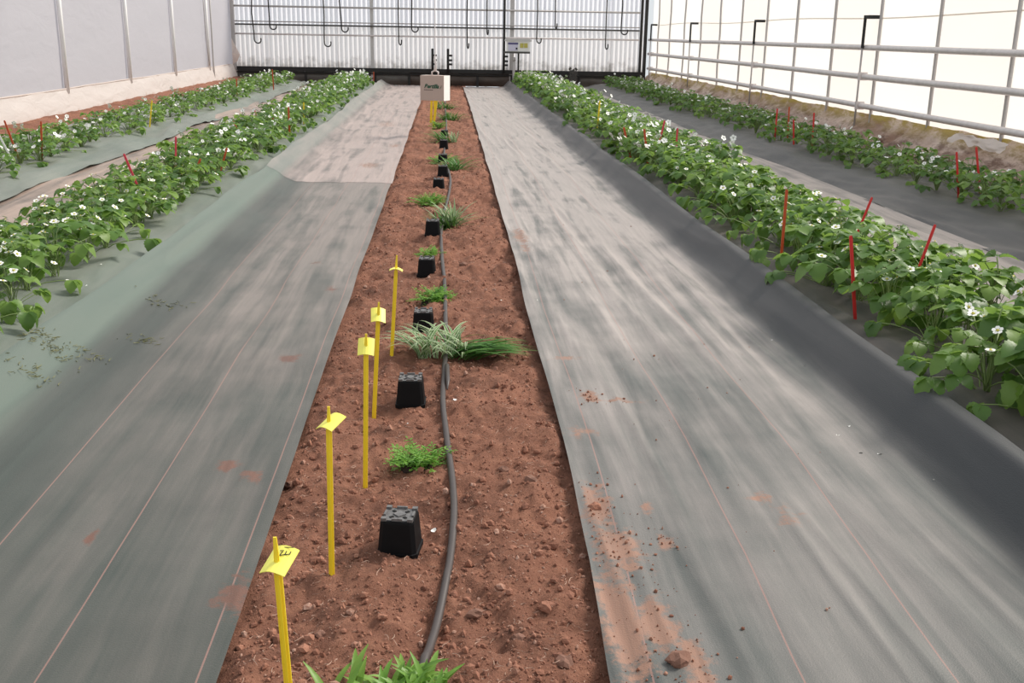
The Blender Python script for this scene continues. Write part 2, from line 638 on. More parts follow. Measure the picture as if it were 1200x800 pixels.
def wr_left(X, Y):
    w = 0.022 * (ridge(X * 4.5 - Y * 0.25, Y * 0.5) - 0.5) * vnoise(X * 1.4 + 3, Y * 0.5) + 0.012 * (ridge(X * 10 - Y * 0.6, Y * 0.9) - 0.5) * vnoise(X + 8, Y * 0.6)
    w = w + 0.016 * fbm(X * 1.8, Y * 1.0 + 3, 2)
    slope = np.clip((-X - 1.45) / 0.3, 0, 1)
    return w + 0.008 + 0.045 * np.clip((-X - 1.72) / 0.2, 0, 1) + slope * 0.034 * (ridge(X * 9, Y * 0.8) - 0.5)


def wr_far(X, Y):
    w = 0.045 * (ridge(X * 2.6 - Y * 0.45, Y * 0.55 + X * 0.6) - 0.5) * vnoise(X * 1.1 + 3, Y * 0.4)
    w = w + 0.022 * (ridge(X * 6 + Y * 0.5, Y * 0.9 - X) - 0.5)
    return w + 0.014 + 0.035 * np.clip((-X - 1.72) / 0.2, 0, 1) * (X > -2.5) + 0.02 * fbm(X * 1.4, Y * 0.8, 2)


def wr_join(X, Y):
    k = np.clip((Y - 11.7) / 1.5, 0, 1)
    return wr_left(X, Y) * (1 - k) + wr_far(X, Y) * k


def wr_bed(X, Y):
    return -0.060 * np.exp(-((np.abs(X) - 1.98) / 0.13) ** 2) + 0.060 * (ridge(X * 3.0 + Y * 0.6, Y * 1.1 - X * 1.4) - 0.5) * vnoise(X, Y * 0.7) + 0.022 * (ridge(X * 6 + Y * 1.5, Y * 2.2 - X * 2) - 0.5) + 0.004


def ylines(a, b, near=0.03, far=0.12):
    out = [a]
    while out[-1] < b:
        yv = out[-1]
        out.append(yv + float(np.interp(yv, [3, 8, 20], [near, near * 2, far])))
    out[-1] = b
    return np.array(out)


def const_wave(c, amp, f, ph):
    return lambda y: c + amp * (vnoise(y * f, y * 0 + ph) - 0.5)


dust_glare_left = lambda X, Y: np.clip((X + 1.62) / 0.4, 0.10, 1) * np.interp(Y, [2, 4, 7, 12], [0.20, 0.45, 0.85, 1.25])  # dust; its rise with distance also paints in the brighter grazing reflection
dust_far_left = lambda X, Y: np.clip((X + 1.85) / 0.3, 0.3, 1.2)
dust_glare_right = lambda X, Y: np.clip((1.88 - X) / 0.18, 0.06, 1) * np.interp(Y, [2, 4, 7, 12, 20], [0.24, 0.50, 0.90, 1.35, 1.7])  # dust, with far grazing brightness painted into the same ramp

lit_slope_left = lambda X, Y: np.clip((-X - 1.70) / 0.07, 0, 1) * np.interp(Y, [3, 5, 8, 12], [0.7, 0.9, 1, 1])  # brighter sun-facing bed slope, put into the cloth colour
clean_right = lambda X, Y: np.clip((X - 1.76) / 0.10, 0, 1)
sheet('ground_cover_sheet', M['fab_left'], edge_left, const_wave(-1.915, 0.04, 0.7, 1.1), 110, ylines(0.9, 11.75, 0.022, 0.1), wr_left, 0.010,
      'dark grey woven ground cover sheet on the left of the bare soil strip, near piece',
      dust_glare_left, [(-0.77, 5.11, 0.06, 0.10, 1.0), (-0.82, 3.76, 0.05, 0.06, 1.1), (-0.70, 3.66, 0.06, 0.06, 1.0), (-1.14, 3.18, 0.022, 0.06, 1.0), (-0.60, 2.80, 0.07, 0.14, 0.9), (-0.72, 6.6, 0.05, 0.1, 0.7), (-0.9, 7.4, 0.05, 0.1, 0.7)], lit_or_clean=lit_slope_left)
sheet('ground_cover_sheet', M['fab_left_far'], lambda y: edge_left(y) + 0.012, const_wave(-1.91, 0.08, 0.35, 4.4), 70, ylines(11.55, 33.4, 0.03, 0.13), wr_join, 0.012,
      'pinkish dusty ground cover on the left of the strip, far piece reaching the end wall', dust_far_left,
      [(-0.9, 13, 0.15, 0.3, 0.75), (-0.7, 15.5, 0.1, 0.3, 0.75), (-1.0, 19, 0.2, 0.8, 0.6)], lit_or_clean=lit_slope_left)
sheet('ground_cover_sheet', M['fab_right'], edge_right, const_wave(2.03, 0.05, 0.6, 3.1), 130, ylines(0.9, 33.4, 0.022, 0.12), wr_main, 0.010,
      'long pale dusty ground cover sheet on the right of the bare soil strip', dust_glare_right,
      [(0.62, 8.46, 0.07, 0.35, 0.95), (0.62, 8.0, 0.05, 0.2, 0.8), (0.66, 4.52, 0.05, 0.09, 1.05), (0.80, 4.47, 0.10, 0.035, 0.95), (0.60, 5.1, 0.09, 0.05, 0.8),
       (1.13, 3.41, 0.05, 0.06, 0.85), (1.18, 3.25, 0.07, 0.10, 0.7), (0.53, 3.36, 0.06, 0.25, 0.95), (0.56, 3.05, 0.09, 0.18, 1.05), (0.50, 2.62, 0.07, 0.35, 1.1),
       (0.60, 2.60, 0.06, 0.16, 1.1), (0.66, 2.38, 0.05, 0.2, 0.9), (0.72, 3.08, 0.03, 0.08, 0.9), (0.57, 4.09, 0.1, 0.08, 0.6), (0.70, 3.35, 0.03, 0.05, 0.8)], lit_or_clean=clean_right)
sheet('bed_cover_sheet', M['fab_bed_left'], const_wave(-1.985, 0.05, 0.9, 2.2), const_wave(-3.34, 0.05, 0.5, 6.1), 70, ylines(2.5, 33.0, 0.035, 0.14), wr_bed, 0.002,
      'grey green wrinkled cover over the left bed beside the near sheet', lambda X, Y: 0.5 + 0 * X)
sheet('bed_cover_sheet', M['fab_bed_right'], const_wave(2.09, 0.05, 0.9, 5.2), const_wave(3.40, 0.05, 0.5, 8.1), 70, ylines(1.8, 33.0, 0.035, 0.14), wr_bed, 0.0,
      'dark brownish cover over the right bed next to the pale sheet', lambda X, Y: 0.6 + 0 * X)
M['fab_path_left'] = fabric_material('path_cover_brown', (0.07, 0.062, 0.055), (0.42, 0.31, 0.255), 1.2)
sheet('path_cover_sheet', M['fab_path_left'], const_wave(-3.22, 0.04, 0.7, 3.9), const_wave(-4.10, 0.10, 0.4, 5.9), 30, ylines(5.0, 33.2, 0.06, 0.14), wr_far, 0.006,
      'dusty brown ground cover on the path between the two left beds', lambda X, Y: 0.9 + 0 * X)
sheet('path_cover_sheet', M['fab_path'], const_wave(3.30, 0.03, 0.7, 1.9), const_wave(4.22, 0.06, 0.4, 9.9), 36, ylines(3.5, 33.2, 0.05, 0.14), wr_main, 0.006,
      'pale dusty ground cover on the path between the two right beds', lambda X, Y: 1.05 + 0 * X)


def wr_outer(X, Y):
    s = np.exp(-((np.abs(X) - 4.15) / 0.25) ** 2)
    return wr_bed(X, Y) + s * 0.07 * (ridge(X * 3.2 + Y * 0.3, Y * 0.45) - 0.45)


sheet('bed_cover_sheet', M['fab_bed_left'], const_wave(-3.97, 0.14, 0.45, 2.9), const_wave(-5.62, 0.10, 0.8, 6.6), 60, ylines(8.0, 33.0, 0.06, 0.14), wr_outer, 0.022,
      'folded grey green cover over the outer left bed near the wall', lambda X, Y: 0.55 + 0 * X)
sheet('bed_cover_sheet', M['fab_black'], const_wave(4.16, 0.10, 0.6, 7.9), const_wave(5.85, 0.10, 0.8, 3.6), 60, ylines(6.0, 33.0, 0.06, 0.14), wr_outer, 0.012,
      'shiny black cover over the outer right bed near the wall', lambda X, Y: 0.45 + 0 * X)

# ------------------------------------------------------------------ greenhouse shell
LX, RX, BY, TOP = -6.45, 6.50, 34.0, 3.0


def panel_grid(name, mat, fn, nu, nv, parent):
    u, v = np.linspace(0, 1, nu), np.linspace(0, 1, nv)
    U, W = np.meshgrid(u, v)
    P = fn(U, W)
    return link(name, np_mesh(name, np.stack([p.ravel() for p in P], 1), grid_faces(nu, nv), mat), parent)


# left wall: film bays between white posts, rail, cream skirt
wl = struct(link('wall_left', None), 'milky plastic film side wall with white posts along the left', 'wall')
left_posts = [3.8 * k + 11.32 for k in range(-2, 7)]
for i, a in enumerate([3.0] + left_posts):
    b = (left_posts + [BY])[i]
    if b <= a:
        continue
    panel_grid('film_panel', M['film_left'], lambda U, W, a=a, b=b: (LX + 0.035 * np.sin(np.pi * U) * np.sin(np.pi * np.clip(W, 0, 1)) * 0.6 + 0.012 * fbm(U * 3 + a, W * 9, 3), a + (b - a) * U, 0.55 + (TOP - 0.55) * W), 14, 26, wl)
for p in left_posts:
    if p > 6:
        m = MB()
        m.tube([(LX + 0.055, p, 0.50), (LX + 0.055, p, TOP)], 0.04, 10)
        m.build('post', M['white_paint'], wl, True)
m = MB()
ypts = np.arange(5.0, BY, 1.0)
m.tube([(LX + 0.05, y, 0.575 + 0.02 * (vnoise(y * 0.8, 3.3) - 0.5)) for y in ypts], 0.013, 8)
m.build('rail', M['film_skirt_left'], wl, True)
panel_grid('skirt_film', M['film_skirt_left'], lambda U, W: (LX + 0.05 + 0.14 * (1 - W) + 0.05 * (fbm(U * 40, W * 2.5, 3)), 4 + (BY - 4.05) * U, 0.08 + 0.50 * W), 300, 10, wl)
m = MB()
m.tube([(LX + 0.12, 30.62, 0.15), (LX + 0.10, 30.66, 0.7), (LX + 0.11, 30.62, 1.6), (LX + 0.10, 30.65, TOP)], 0.022, 6)
m.build('dark_pole', M['galv_thin'], wl, True)
m = MB()
m.tube([(LX + 0.10, 30.15, 0.62), (LX + 0.08, 30.0, 1.4), (LX + 0.08, 29.9, TOP)], 0.012, 6)
m.build('cable', M['galv_thin'], wl, True)

# right wall: backlit film bays, thin posts, three horizontal pipes, brackets, dirty skirt
wr = struct(link('wall_right', None), 'bright backlit plastic film side wall with pipes along the right', 'wall')
right_posts = [8.15, 10.1, 12.08, 14.03, 16.0, 17.92, 19.87, 21.75, 23.62, 25.5, 27.4, 29.3, 31.2, 32.9]
for i, a in enumerate([3.0] + right_posts):
    b = (right_posts + [BY])[i]
    mt = M['film_right_cream'] if i % 5 in (0, 3) else M['film_right']
    panel_grid('film_panel', mt, lambda U, W, a=a, b=b: (RX + 0.02 * np.sin(np.pi * U) + 0.010 * fbm(U * 3 + a, W * 9, 3), a + (b - a) * U, 0.42 + (TOP - 0.42) * W), 12, 24, wr)
for k, p in enumerate(right_posts):
    m = MB()
    wob = 0.03 if p > 24 else 0.0
    m.tube([(RX - 0.04, p + (wob * math.sin(z * 5 + k)), z) for z in np.linspace(0.12, TOP, 16)], 0.026 if p < 20 else 0.022, 8)
    m.build('post', M['galv_thin'], wr, True)
for z, r in ((0.63, 0.042), (1.065, 0.045), (1.485, 0.042)):
    m = MB()
    m.tube([(RX - 0.11, y, z + 0.012 * (vnoise(y * 0.4, z * 9) - 0.5)) for y in np.arange(4.0, 34.01, 1.0)], r, 12)
    m.build('horizontal_pipe', M['galv'], wr, True)
for y in (10.4, 16.28, 22.15, 28.0, 33.4):
    br = link('bracket_post', None, wr)
    m = MB()
    m.tube([(RX - 0.17, y, 0.15), (RX - 0.17, y, 1.50)], 0.016, 8)
    m.build('rod', M['galv_thin'], br, True)
    m = MB()
    m.tube([(RX - 0.17, y, 1.48), (RX - 0.17, y, 1.92)], 0.024, 8)
    m.box((RX - 0.10, y - 0.08, 1.93), (0.16, 0.24, 0.05))
    m.build('black_arm', M['black_metal'], br)
    for z in (0.63, 1.065):
        m = MB()
        m.box((RX - 0.12, y, z), (0.13, 0.05, 0.12))
        m.build('clamp', M['galv'], br)
m = MB()
m.tube([(RX - 0.015, y, 1.93 + 0.02 * math.sin(y * 0.7)) for y in np.arange(4.0, 34.0, 0.8)], 0.010, 6)
m.build('film_seam', M['film_right_cream'], wr, True)
panel_grid('skirt_film', M['skirt_right'], lambda U, W: (RX - 0.045 - 0.50 * (1 - W) ** 1.5 + 0.14 * (ridge(U * 70 + W * 1.2, W * 2.0) - 0.5) * np.sin(np.pi * np.clip(W * 0.9 + 0.08, 0, 1)) + 0.05 * fbm(U * 90, W * 7, 3),
                                                         4 + (BY - 4.05) * U, 0.06 + 0.46 * W + 0.05 * fbm(U * 60, W * 3, 3)), 520, 14, wr)
# torn, crumpled edge of film sagging off the skirt
tc = at_x(1145, 166, 6.25)
panel_grid('torn_film', M['film_skirt_left'], lambda U, W: (tc.x + 0.10 * fbm(U * 6, W * 3, 3) - 0.10 * W, tc.y - 0.75 + 1.3 * U, tc.z + 0.06 - 0.10 * W * (0.6 + 0.8 * vnoise(U * 7, U * 0 + 3.0)) + 0.05 * fbm(U * 9, W * 4, 3)), 40, 8, wr)

# back wall: corrugated panels, posts, rails, dark beam, skirting film
wb = struct(link('wall_back', None), 'white corrugated end wall with dark bottom beam at the far end', 'wall')
bays = [(-6.38, -2.19), (-2.19, 2.08), (2.08, 6.22)]
for (a, b) in bays:
    for q in range(4):
        pa, pb = a + (b - a) * q / 4 - 0.02, a + (b - a) * (q + 1) / 4 + 0.02
        for z0, z1, mt, off in ((0.45, 1.76, M['corrugated'], 0.0), (1.74, TOP, M['corrugated_up'], 0.03)):
            nu = 8 * 8 + 1
            panel_grid('corrugated_panel', mt, lambda U, W, pa=pa, pb=pb, z0=z0, z1=z1, off=off, q=q: (pa + (pb - pa) * U, BY + off + 0.006 * (q % 2) + 0.030 * np.sin(2 * np.pi * (pa + (pb - pa) * U) / 0.142), z0 + (z1 - z0) * W), nu, 3, wb)
for x, w, mt in ((-6.34, 0.07, 'white_paint'), (-2.19, 0.10, 'grey_paint'), (2.10, 0.13, 'grey_paint'), (6.12, 0.07, 'black_metal'), (6.26, 0.09, 'black_metal')):
    m = MB()
    m.box((x, BY - 0.10, (0.02 + TOP) / 2), (w, 0.08, TOP - 0.02))
    m.build('post', M[mt], wb)
for z, r, mt in ((2.27, 0.028, 'galv_thin'), (1.83, 0.016, 'galv_thin'), (1.74, 0.024, 'dark_rail'), (1.465, 0.026, 'galv')):
    m = MB()
    m.tube([(-6.30, BY - 0.19, z), (6.05, BY - 0.19, z + 0.01)], r, 8)
    m.build('rail', M[mt], wb, True)
m = MB()
m.box((-0.05, BY - 0.16, 0.455), (12.6, 0.14, 0.11))
m.build('bottom_beam', M['black_metal'], wb)
m = MB()
m.box((-0.05, BY - 0.13, 0.345), (12.6, 0.10, 0.04))
m.build('lower_rail', M['black_metal'], wb)
seg = np.linspace(-6.38, 6.3, 13)
for k in range(12):
    a, b = seg[k], seg[k + 1]
    mt = M['dark_film'] if k in (0, 1, 2, 3, 4, 10) else M['brown_film']
    panel_grid('skirting_film', mt, lambda U, W, a=a, b=b: (a + (b - a) * U, BY - 0.03 - 0.10 * np.sin(np.pi * W) + 0.06 * fbm(U * 4 + a, W * 3, 3), 0.0 + 0.44 * W), 14, 8, wb)
    m = MB()
    m.box((a + 0.03, BY - 0.13, 0.17), (0.07, 0.07, 0.36))
    m.build('stub_post', M['black_metal'], wb)
# black pipe stubs standing on the beam
for x, z1 in ((-0.345, 1.12), (0.13, 1.12), (1.85, TOP)):
    st = link('black_standpipe', None, wb)
    m = MB()
    m.tube([(x, BY - 0.28, 0.40), (x, BY - 0.28, z1)], 0.038, 8)
    m.build('pipe', M['black_metal'], st, True)
    for z in (0.66, 0.78, 0.92):
        m = MB()
        m.box((x + 0.07, BY - 0.28, z), (0.12, 0.05, 0.06))
        m.build('clip', M['black_metal'], st)
# back wall closing strips above the side film corners
m = MB()
m.tube([(-6.30, BY - 0.22, 1.47), (-6.33, BY - 0.22, 1.56), (-6.34, BY - 0.22, TOP)], 0.035, 8)
m.build('white_downpipe', M['white_paint'], wb, True)
m = MB()
m.box((LX + 0.10, BY - 0.25, 1.7), (0.10, 0.10, 2.6))
m.build('corner_strip', M['galv_thin'], wb)

# torn flap of film hanging in the left corner
fl = MB()
pts = [at_y(271, 44, 33.3), at_y(272, 62, 33.2), at_y(281, 64, 33.0), at_y(276, 54, 33.25), at_y(273, 75, 33.3), at_y(278, 72, 33.1)]
fl.add(pts, [(0, 1, 3), (1, 2, 3), (1, 4, 5), (1, 5, 2)])
o = fl.build('torn_film_flap', M['film_skirt_left'])
md = o.modifiers.new('thickness', 'SOLIDIFY')
md.thickness = 0.006
tag(o, 'torn flap of pale film hanging in the far left corner', 'plastic film')

# ------------------------------------------------------------------ hanging hooks along the end wall
m = MB()
m.tube([(-6.35, BY - 0.36, 2.88), (6.2, BY - 0.36, 2.88)], 0.035, 8)
for x in (-6.3, -2.19, 2.08, 6.15):
    m.box((x, BY - 0.22, 2.88), (0.06, 0.34, 0.06))
m.build('hook_rail', M['galv'], wb, True)
hook_px = [(303, 51), (321, 35), (385, 55), (405, 38), (470, 53), (487, 38), (549, 57), (572, 41), (632, 51), (652, 34), (711, 58), (732, 41)]
hook_yaw = [0, 0, 0.1, 0, 1.1, 0.15, 1.35, 1.4, 0.9, 1.4, 1.3, 0.3]
order = ['first', 'second', 'third', 'fourth', 'fifth', 'sixth', 'seventh', 'eighth', 'ninth', 'tenth', 'eleventh', 'twelfth']
for k, (u, v) in enumerate(hook_px):
    p = at_y(u, v, BY - 0.36)
    r = 0.10
    pts = [(0, 0, 2.88), (0.0, 0, 2.75), (-0.015 + 0.03 * (k % 3 - 1), 0.0, p.z + 0.9), (0.0, 0, p.z + 0.32)]
    for a in range(0, 8):
        t = math.pi * a / 7
        pts.append((r - r * math.cos(t), 0, p.z + r - r * math.sin(t) * 1.0 + 0.02 * (1 - a / 7)))
    pts.append((2 * r - 0.005, 0, p.z + r + 0.06))
    m = MB()
    m.tube(pts, 0.019, 8)
    o = m.build('hanging_hook', M['black_metal'], None, True)
    o.location = (p.x - r * math.cos(hook_yaw[k]) - 0.02, BY - 0.36, 0)
    o.rotation_euler = (0, 0, -hook_yaw[k])
    tag(o, 'black J shaped hook hanging before the end wall, %s from the left, %s one' % (order[k], 'longer' if k % 2 == 0 else 'shorter'), 'hook', 'hooks hanging before the end wall')

# ------------------------------------------------------------------ insect hive box on its stand by the end wall
HY = 33.2
a, b = at_y(593, 48.5, HY), at_y(621, 60.5, HY)
hv = thing('hive_box', 'white hive box with violet and yellow green labels on a stand at the back', 'box', ((a.x + b.x) / 2, HY, b.z))
w, h, d = b.x - a.x, a.z - b.z, 0.30
m = MB()
m.box((0, 0, h / 2), (w * 0.93, d, h))
m.build('body', M['white'], hv)
m = MB()
m.box((0, 0, h + 0.03), (w * 1.08, d * 1.15, 0.05))
m.box((0, 0, h + 0.06), (w * 0.98, d * 1.05, 0.03))
m.build('lid', M['grey_paint'], hv)
m = MB()
m.box((-w * 0.22, -d / 2 - 0.006, h * 0.45), (w * 0.40, 0.008, h * 0.75))
m.build('lilac_label', M['lilac_label'], hv)
m = MB()
m.box((-w * 0.22, -d / 2 - 0.012, h * 0.80), (w * 0.42, 0.008, h * 0.20))
m.build('violet_band', M['blue_label'], hv)
m = MB()
for q in range(2):
    m.box((w * (0.14 + 0.17 * q), -d / 2 - 0.010, h * 0.62), (w * 0.145, 0.008, h * 0.46))
m.build('yellow_label', M['lime_label'], hv)
m = MB()
m.box((-w * 0.07, -d / 2 - 0.014, h * 0.30), (0.05, 0.01, 0.05))
m.build('entrance', M['hole'], hv)
stn = thing('hive_stand', 'dark post and shelf holding the white hive box at the back', 'stand', ((a.x + b.x) / 2, HY, 0))
m = MB()
m.box((-0.03, 0, b.z - 0.03), (w * 1.05, d * 1.2, 0.055))
m.build('shelf', M['dark_rail'], stn)
m = MB()
m.box((0.02, 0, (b.z - 0.05) / 2), (0.05, 0.05, b.z - 0.05))
m.build('post', M['black_metal'], stn)
m = MB()
m.tube([(-0.12, -0.05, 0.0), (-0.12, -0.05, 0.42), (-0.12, -0.05, b.z - 0.28)], 0.04, 8)
m.tube([(-0.12, -0.05, b.z - 0.28), (-0.12, -0.05, b.z - 0.17)], [0.055, 0.04], 8)
m.build('grey_pipe', M['galv_thin'], stn, True)

# dry twiggy weed by the end wall
m = MB()
p0 = at_y(672, 86, 33.5)
rr = random.Random(4)
for k in range(9):
    x = rr.uniform(-0.08, 0.10)
    ang = rr.uniform(-0.5, 0.5)
    hh = rr.uniform(0.35, 0.6)
    m.tube([(0, 0, 0), (x, 0, hh * 0.5), (x + ang * 0.3, rr.uniform(-.05, .05), hh)], [0.016, 0.014, 0.006], 5)
    for q in range(3):
        zz = hh * (0.5 + 0.2 * q)
        m.box((x + rr.uniform(-0.09, 0.09), 0.0, zz), (0.09, 0.02, 0.06), Euler((0.4, rr.uniform(-1, 1), 0.3)).to_matrix())
o = m.build('dry_weed', M['dark_rail'])
o.location = (p0.x, 33.45, 0.06)
tag(o, 'dark dried weed standing against the end wall beside the right bed', 'weed')

# ------------------------------------------------------------------ cardboard box hung over the strip
SY = 17.0
tl, br_ = at_y(493, 88, SY), at_y(520, 117.5, SY)
bw, bh, bd = br_.x - tl.x, tl.z - br_.z, 0.17
sg = thing('hanging_box', 'tan and white box with green lettering hung over the soil strip', 'box', ((tl.x + br_.x) / 2 + 0.045, SY, br_.z), -0.40)
bw = bw / math.cos(0.40) * 1.02
bd = 0.24
m = MB()
m.box((0, -bd / 2, bh / 2), (bw, 0.008, bh))
m.build('front_board', M['card'], sg)
m = MB()
for s in (-1, 1):
    m = MB()
    m.box((s * (bw / 2 - 0.004), 0, bh / 2), (0.008, bd - 0.01, bh))
    m.build('side_board', M['white'], sg)
m = MB()
m.box((0, bd / 2, bh / 2), (bw, 0.008, bh))
m.build('back_board', M['white'], sg)
m = MB()
m.box((0, 0, bh - 0.006), (bw - 0.017, bd - 0.01, 0.008))
m.build('top_board', M['card'], sg)
m = MB()
m.box((0, 0, 0.006), (bw - 0.017, bd - 0.01, 0.008))
m.build('bottom_board', M['card'], sg)


def text_mesh(name, body, size, mat, parent, loc, rot, shear=0.0, bold=0.0, extrude=0.001):
    cu = bpy.data.curves.new(name, 'FONT')
    cu.body = body
    cu.size = size
    cu.shear = shear
    cu.offset = bold
    cu.extrude = extrude
    cu.align_x = 'CENTER'
    tmp = bpy.data.objects.new(name, cu)
    COL.objects.link(tmp)
    dg = bpy.context.evaluated_depsgraph_get()
    me = bpy.data.meshes.new_from_object(tmp.evaluated_get(dg))
    bpy.data.objects.remove(tmp, do_unlink=True)
    me.materials.clear()
    me.materials.append(mat)
    return link(name, me, parent, loc, rot)


text_mesh('lettering', 'Bertilla', 0.085, M['green_ink'], sg, (-0.01, -bd / 2 - 0.006, bh * 0.50), (math.pi / 2, 0, 0), 0.35, 0.003)
m = MB()
for q in range(6):
    m.box((-0.125 + 0.026 * q, -bd / 2 - 0.006, bh * 0.425), (0.018, 0.002, 0.009))
m.build('small_print', M['ink'], sg)
m = MB()
m.tube([(0.135, -bd / 2 - 0.006, bh * 0.48), (0.15, -bd / 2 - 0.006, bh * 0.54), (0.158, -bd / 2 - 0.006, bh * 0.61)], 0.004, 4)
m.build('swoosh', M['green_ink'], sg)
m = MB()
m.tube([(-0.05, 0, bh), (-0.055, 0, bh + 0.05), (0.0, 0, bh + 0.075), (0.055, 0, bh + 0.05), (0.05, 0, bh)], 0.012, 8)
m.build('metal_clip', M['galv'], sg, True)
m = MB()
m.tube([(0, 0, bh + 0.06), (0.012, 0, bh + 0.16), (-0.008, 0, bh + 0.24), (0.0, 0, bh + 0.32), (0, 0, 2.95 - br_.z)], [0.028, 0.016, 0.02, 0.008, 0.006], 8)
m.build('hanging_wire', M['galv'], sg, True)
# the wire's carrier bar high above, from side wall to side wall
m = MB()
m.tube([(LX + 0.09, SY, 2.95), (RX - 0.09, SY, 2.95)], 0.03, 8)
tag(m.build('cross_bar', M['galv'], None, True), 'galvanised cross bar high above carrying the hanging box', 'bar')


# ------------------------------------------------------------------ things on the bare strip
def sz(x, y):
    return float(soil_z(np.array([x]), np.array([y]))[0])


# irrigation hose
hose_px = [(478, 830), (490, 795), (500, 760), (516, 700), (527, 650), (532, 600), (530, 560), (523, 510), (519, 470), (521, 430), (523, 400), (522, 365), (521, 330), (518, 300), (517, 270), (520, 250), (525, 230), (528, 212), (525, 198), (521, 185), (521, 170), (523, 155), (523, 140), (522, 125), (522, 108)]
hp = [at_z(u, v, 0.02) for u, v in hose_px]
fine_h = []
for i in range(len(hp) - 1):
    p0, p1, p2, p3 = hp[max(i - 1, 0)], hp[i], hp[i + 1], hp[min(i + 2, len(hp) - 1)]
    for q in range(6):
        t = q / 6
        fine_h.append(0.5 * ((2 * p1) + (p2 - p0) * t + (2 * p0 - 5 * p1 + 4 * p2 - p3) * t * t + (3 * p1 - p0 - 3 * p2 + p3) * t ** 3))
fine_h.append(hp[-1])
zs = np.array([sz(p.x, p.y) for p in fine_h])
k5 = np.convolve(np.pad(zs, 3, mode='edge'), np.ones(7) / 7, mode='valid')
fine_h = [Vector((p.x, p.y, max(z, s * 0.6 + z * 0.4) + 0.013)) for p, z, s in zip(fine_h, k5, zs)]
hs = thing('irrigation_hose', 'dark brown irrigation hose running along the bare soil strip', 'hose', (fine_h[0].x, fine_h[0].y, 0))
m = MB()
m.tube([p - Vector((fine_h[0].x, fine_h[0].y, 0)) for p in fine_h], 0.0128, 12)
m.build('pipe', M['hose'], hs, True)
m = MB()
e = [at_z(524, 428, 0.03), at_z(525, 445, 0.03), at_z(524, 456, 0.02)]
m.tube([p - Vector((fine_h[0].x, fine_h[0].y, 0)) for p in e], [0.011, 0.010, 0.004], 10)
m.build('loose_end', M['hose'], hs, True)


# black square pots standing upside down
def make_pot():
    root = thing('plant_pot', '', 'pot')
    W, w2, H = 0.132, 0.104, 0.128
    m = MB()

    def ring(s, z, c):
        return [(-s, -s + c, z), (-s + c, -s, z), (s - c, -s, z), (s, -s + c, z), (s, s - c, z), (s - c, s, z), (-s + c, s, z), (-s, s - c, z)]
    secs = [(W / 2, 0, .014), (W / 2, .016, .014), (W / 2 - .004, .017, .013), (w2 / 2 + .002, H - .014, .012), (w2 / 2, H - .006, .012), (w2 / 2 - .008, H - .004, .010)]
    vs, fs = [], []
    for s, z, c in secs:
        vs += ring(s, z, c)
    for i in range(len(secs) - 1):
        for k in range(8):
            k2 = (k + 1) % 8
            fs.append((i * 8 + k, i * 8 + k2, i * 8 + 8 + k2, i * 8 + 8 + k))
    m.add(vs, fs)
    m.build('body', M['pot'], root)
    m = MB()
    m.add(ring(w2 / 2 - .008, H - .004, .010), [tuple(range(8))])
    for a in range(4):
        r = Matrix.Rotation(a * math.pi / 2, 3, 'Z')
        m.box(r @ Vector((w2 / 2 - .010, w2 / 2 - .010, H - .001)), (.017, .017, .010), r)
        m.box(r @ Vector((w2 / 2 - .007, 0, H - .001)), (.007, .034, .009), r)
    m.box((0, 0, H - .003), (.030, .030, .006), Matrix.Rotation(.78, 3, 'Z'))
    m.build('base_rim', M['pot_foot'], root)
    for a in range(4):
        for dd, s in ((.030, .013), ):
            r = Matrix.Rotation(a * math.pi / 2 + .78, 3, 'Z')
            m = MB()
            m.box(r @ Vector((dd, 0, H - .003)), (s, .009, .003), r)
            m.build('drain_hole', M['hole'], root)
    return root


def copy_tree(root, loc, rz, label, group):
    c = root.copy()
    COL.objects.link(c)
    c.location = loc
    c.rotation_euler = (0, 0, rz)
    c['label'] = label
    if group:
        c['group'] = group
    for ch in root.children:
        d = ch.copy()
        COL.objects.link(d)
        d.parent = c
        for g in ch.children:
            e = g.copy()
            COL.objects.link(e)
            e.parent = d
    return c


pot_px = [((468, 655), 0.0, 'black upside down square pot nearest the camera, beside the hose bend'),
          ((481, 478), 0.03, 'black upside down pot just in front of the long striped plant'),
          ((496, 383), 0.05, 'black upside down pot directly behind the long striped plant'),
          ((500, 321), 0.0, 'black upside down pot behind the small tufted herb, fourth from the camera'),
          ((507, 277), 0.04, 'black upside down pot under the spiky grass clump, fifth from the camera'),
          ((514, 223), 0.0, 'black upside down pot nearer one of two behind the grassy clump'),
          ((519, 207), 0.05, 'black upside down pot farther one of two behind the grassy clump'),
          ((519, 191), 0.0, 'black upside down pot half hidden by a dark green herb'),
          ((520, 174), 0.0, 'black upside down pot in front of the pale leek-like seedling bunch'),
          ((521, 160), 0.0, 'black upside down pot farthest back under the hanging box')]
pot0 = make_pot()
rr = random.Random(9)
for k, ((u, v), rz, lab) in enumerate(pot_px):
    p = at_z(u, v, 0.0)
    loc = (p.x, p.y + 0.066, sz(p.x, p.y) - 0.004 if k else sz(p.x, p.y) - 0.002)
    zz = min(sz(p.x + dx, p.y + dy) for dx in (-.05, .05) for dy in (0.01, .12))
    loc = (p.x, p.y + 0.066, zz + 0.004)
    if k == 0:
        pot0.location = loc
        pot0.rotation_euler = (0, 0, -0.16)
        pot0['label'] = lab
        pot0['group'] = 'upside down pots along the strip'
    else:
        copy_tree(pot0, loc, rz - 0.06, lab, 'upside down pots along the strip')


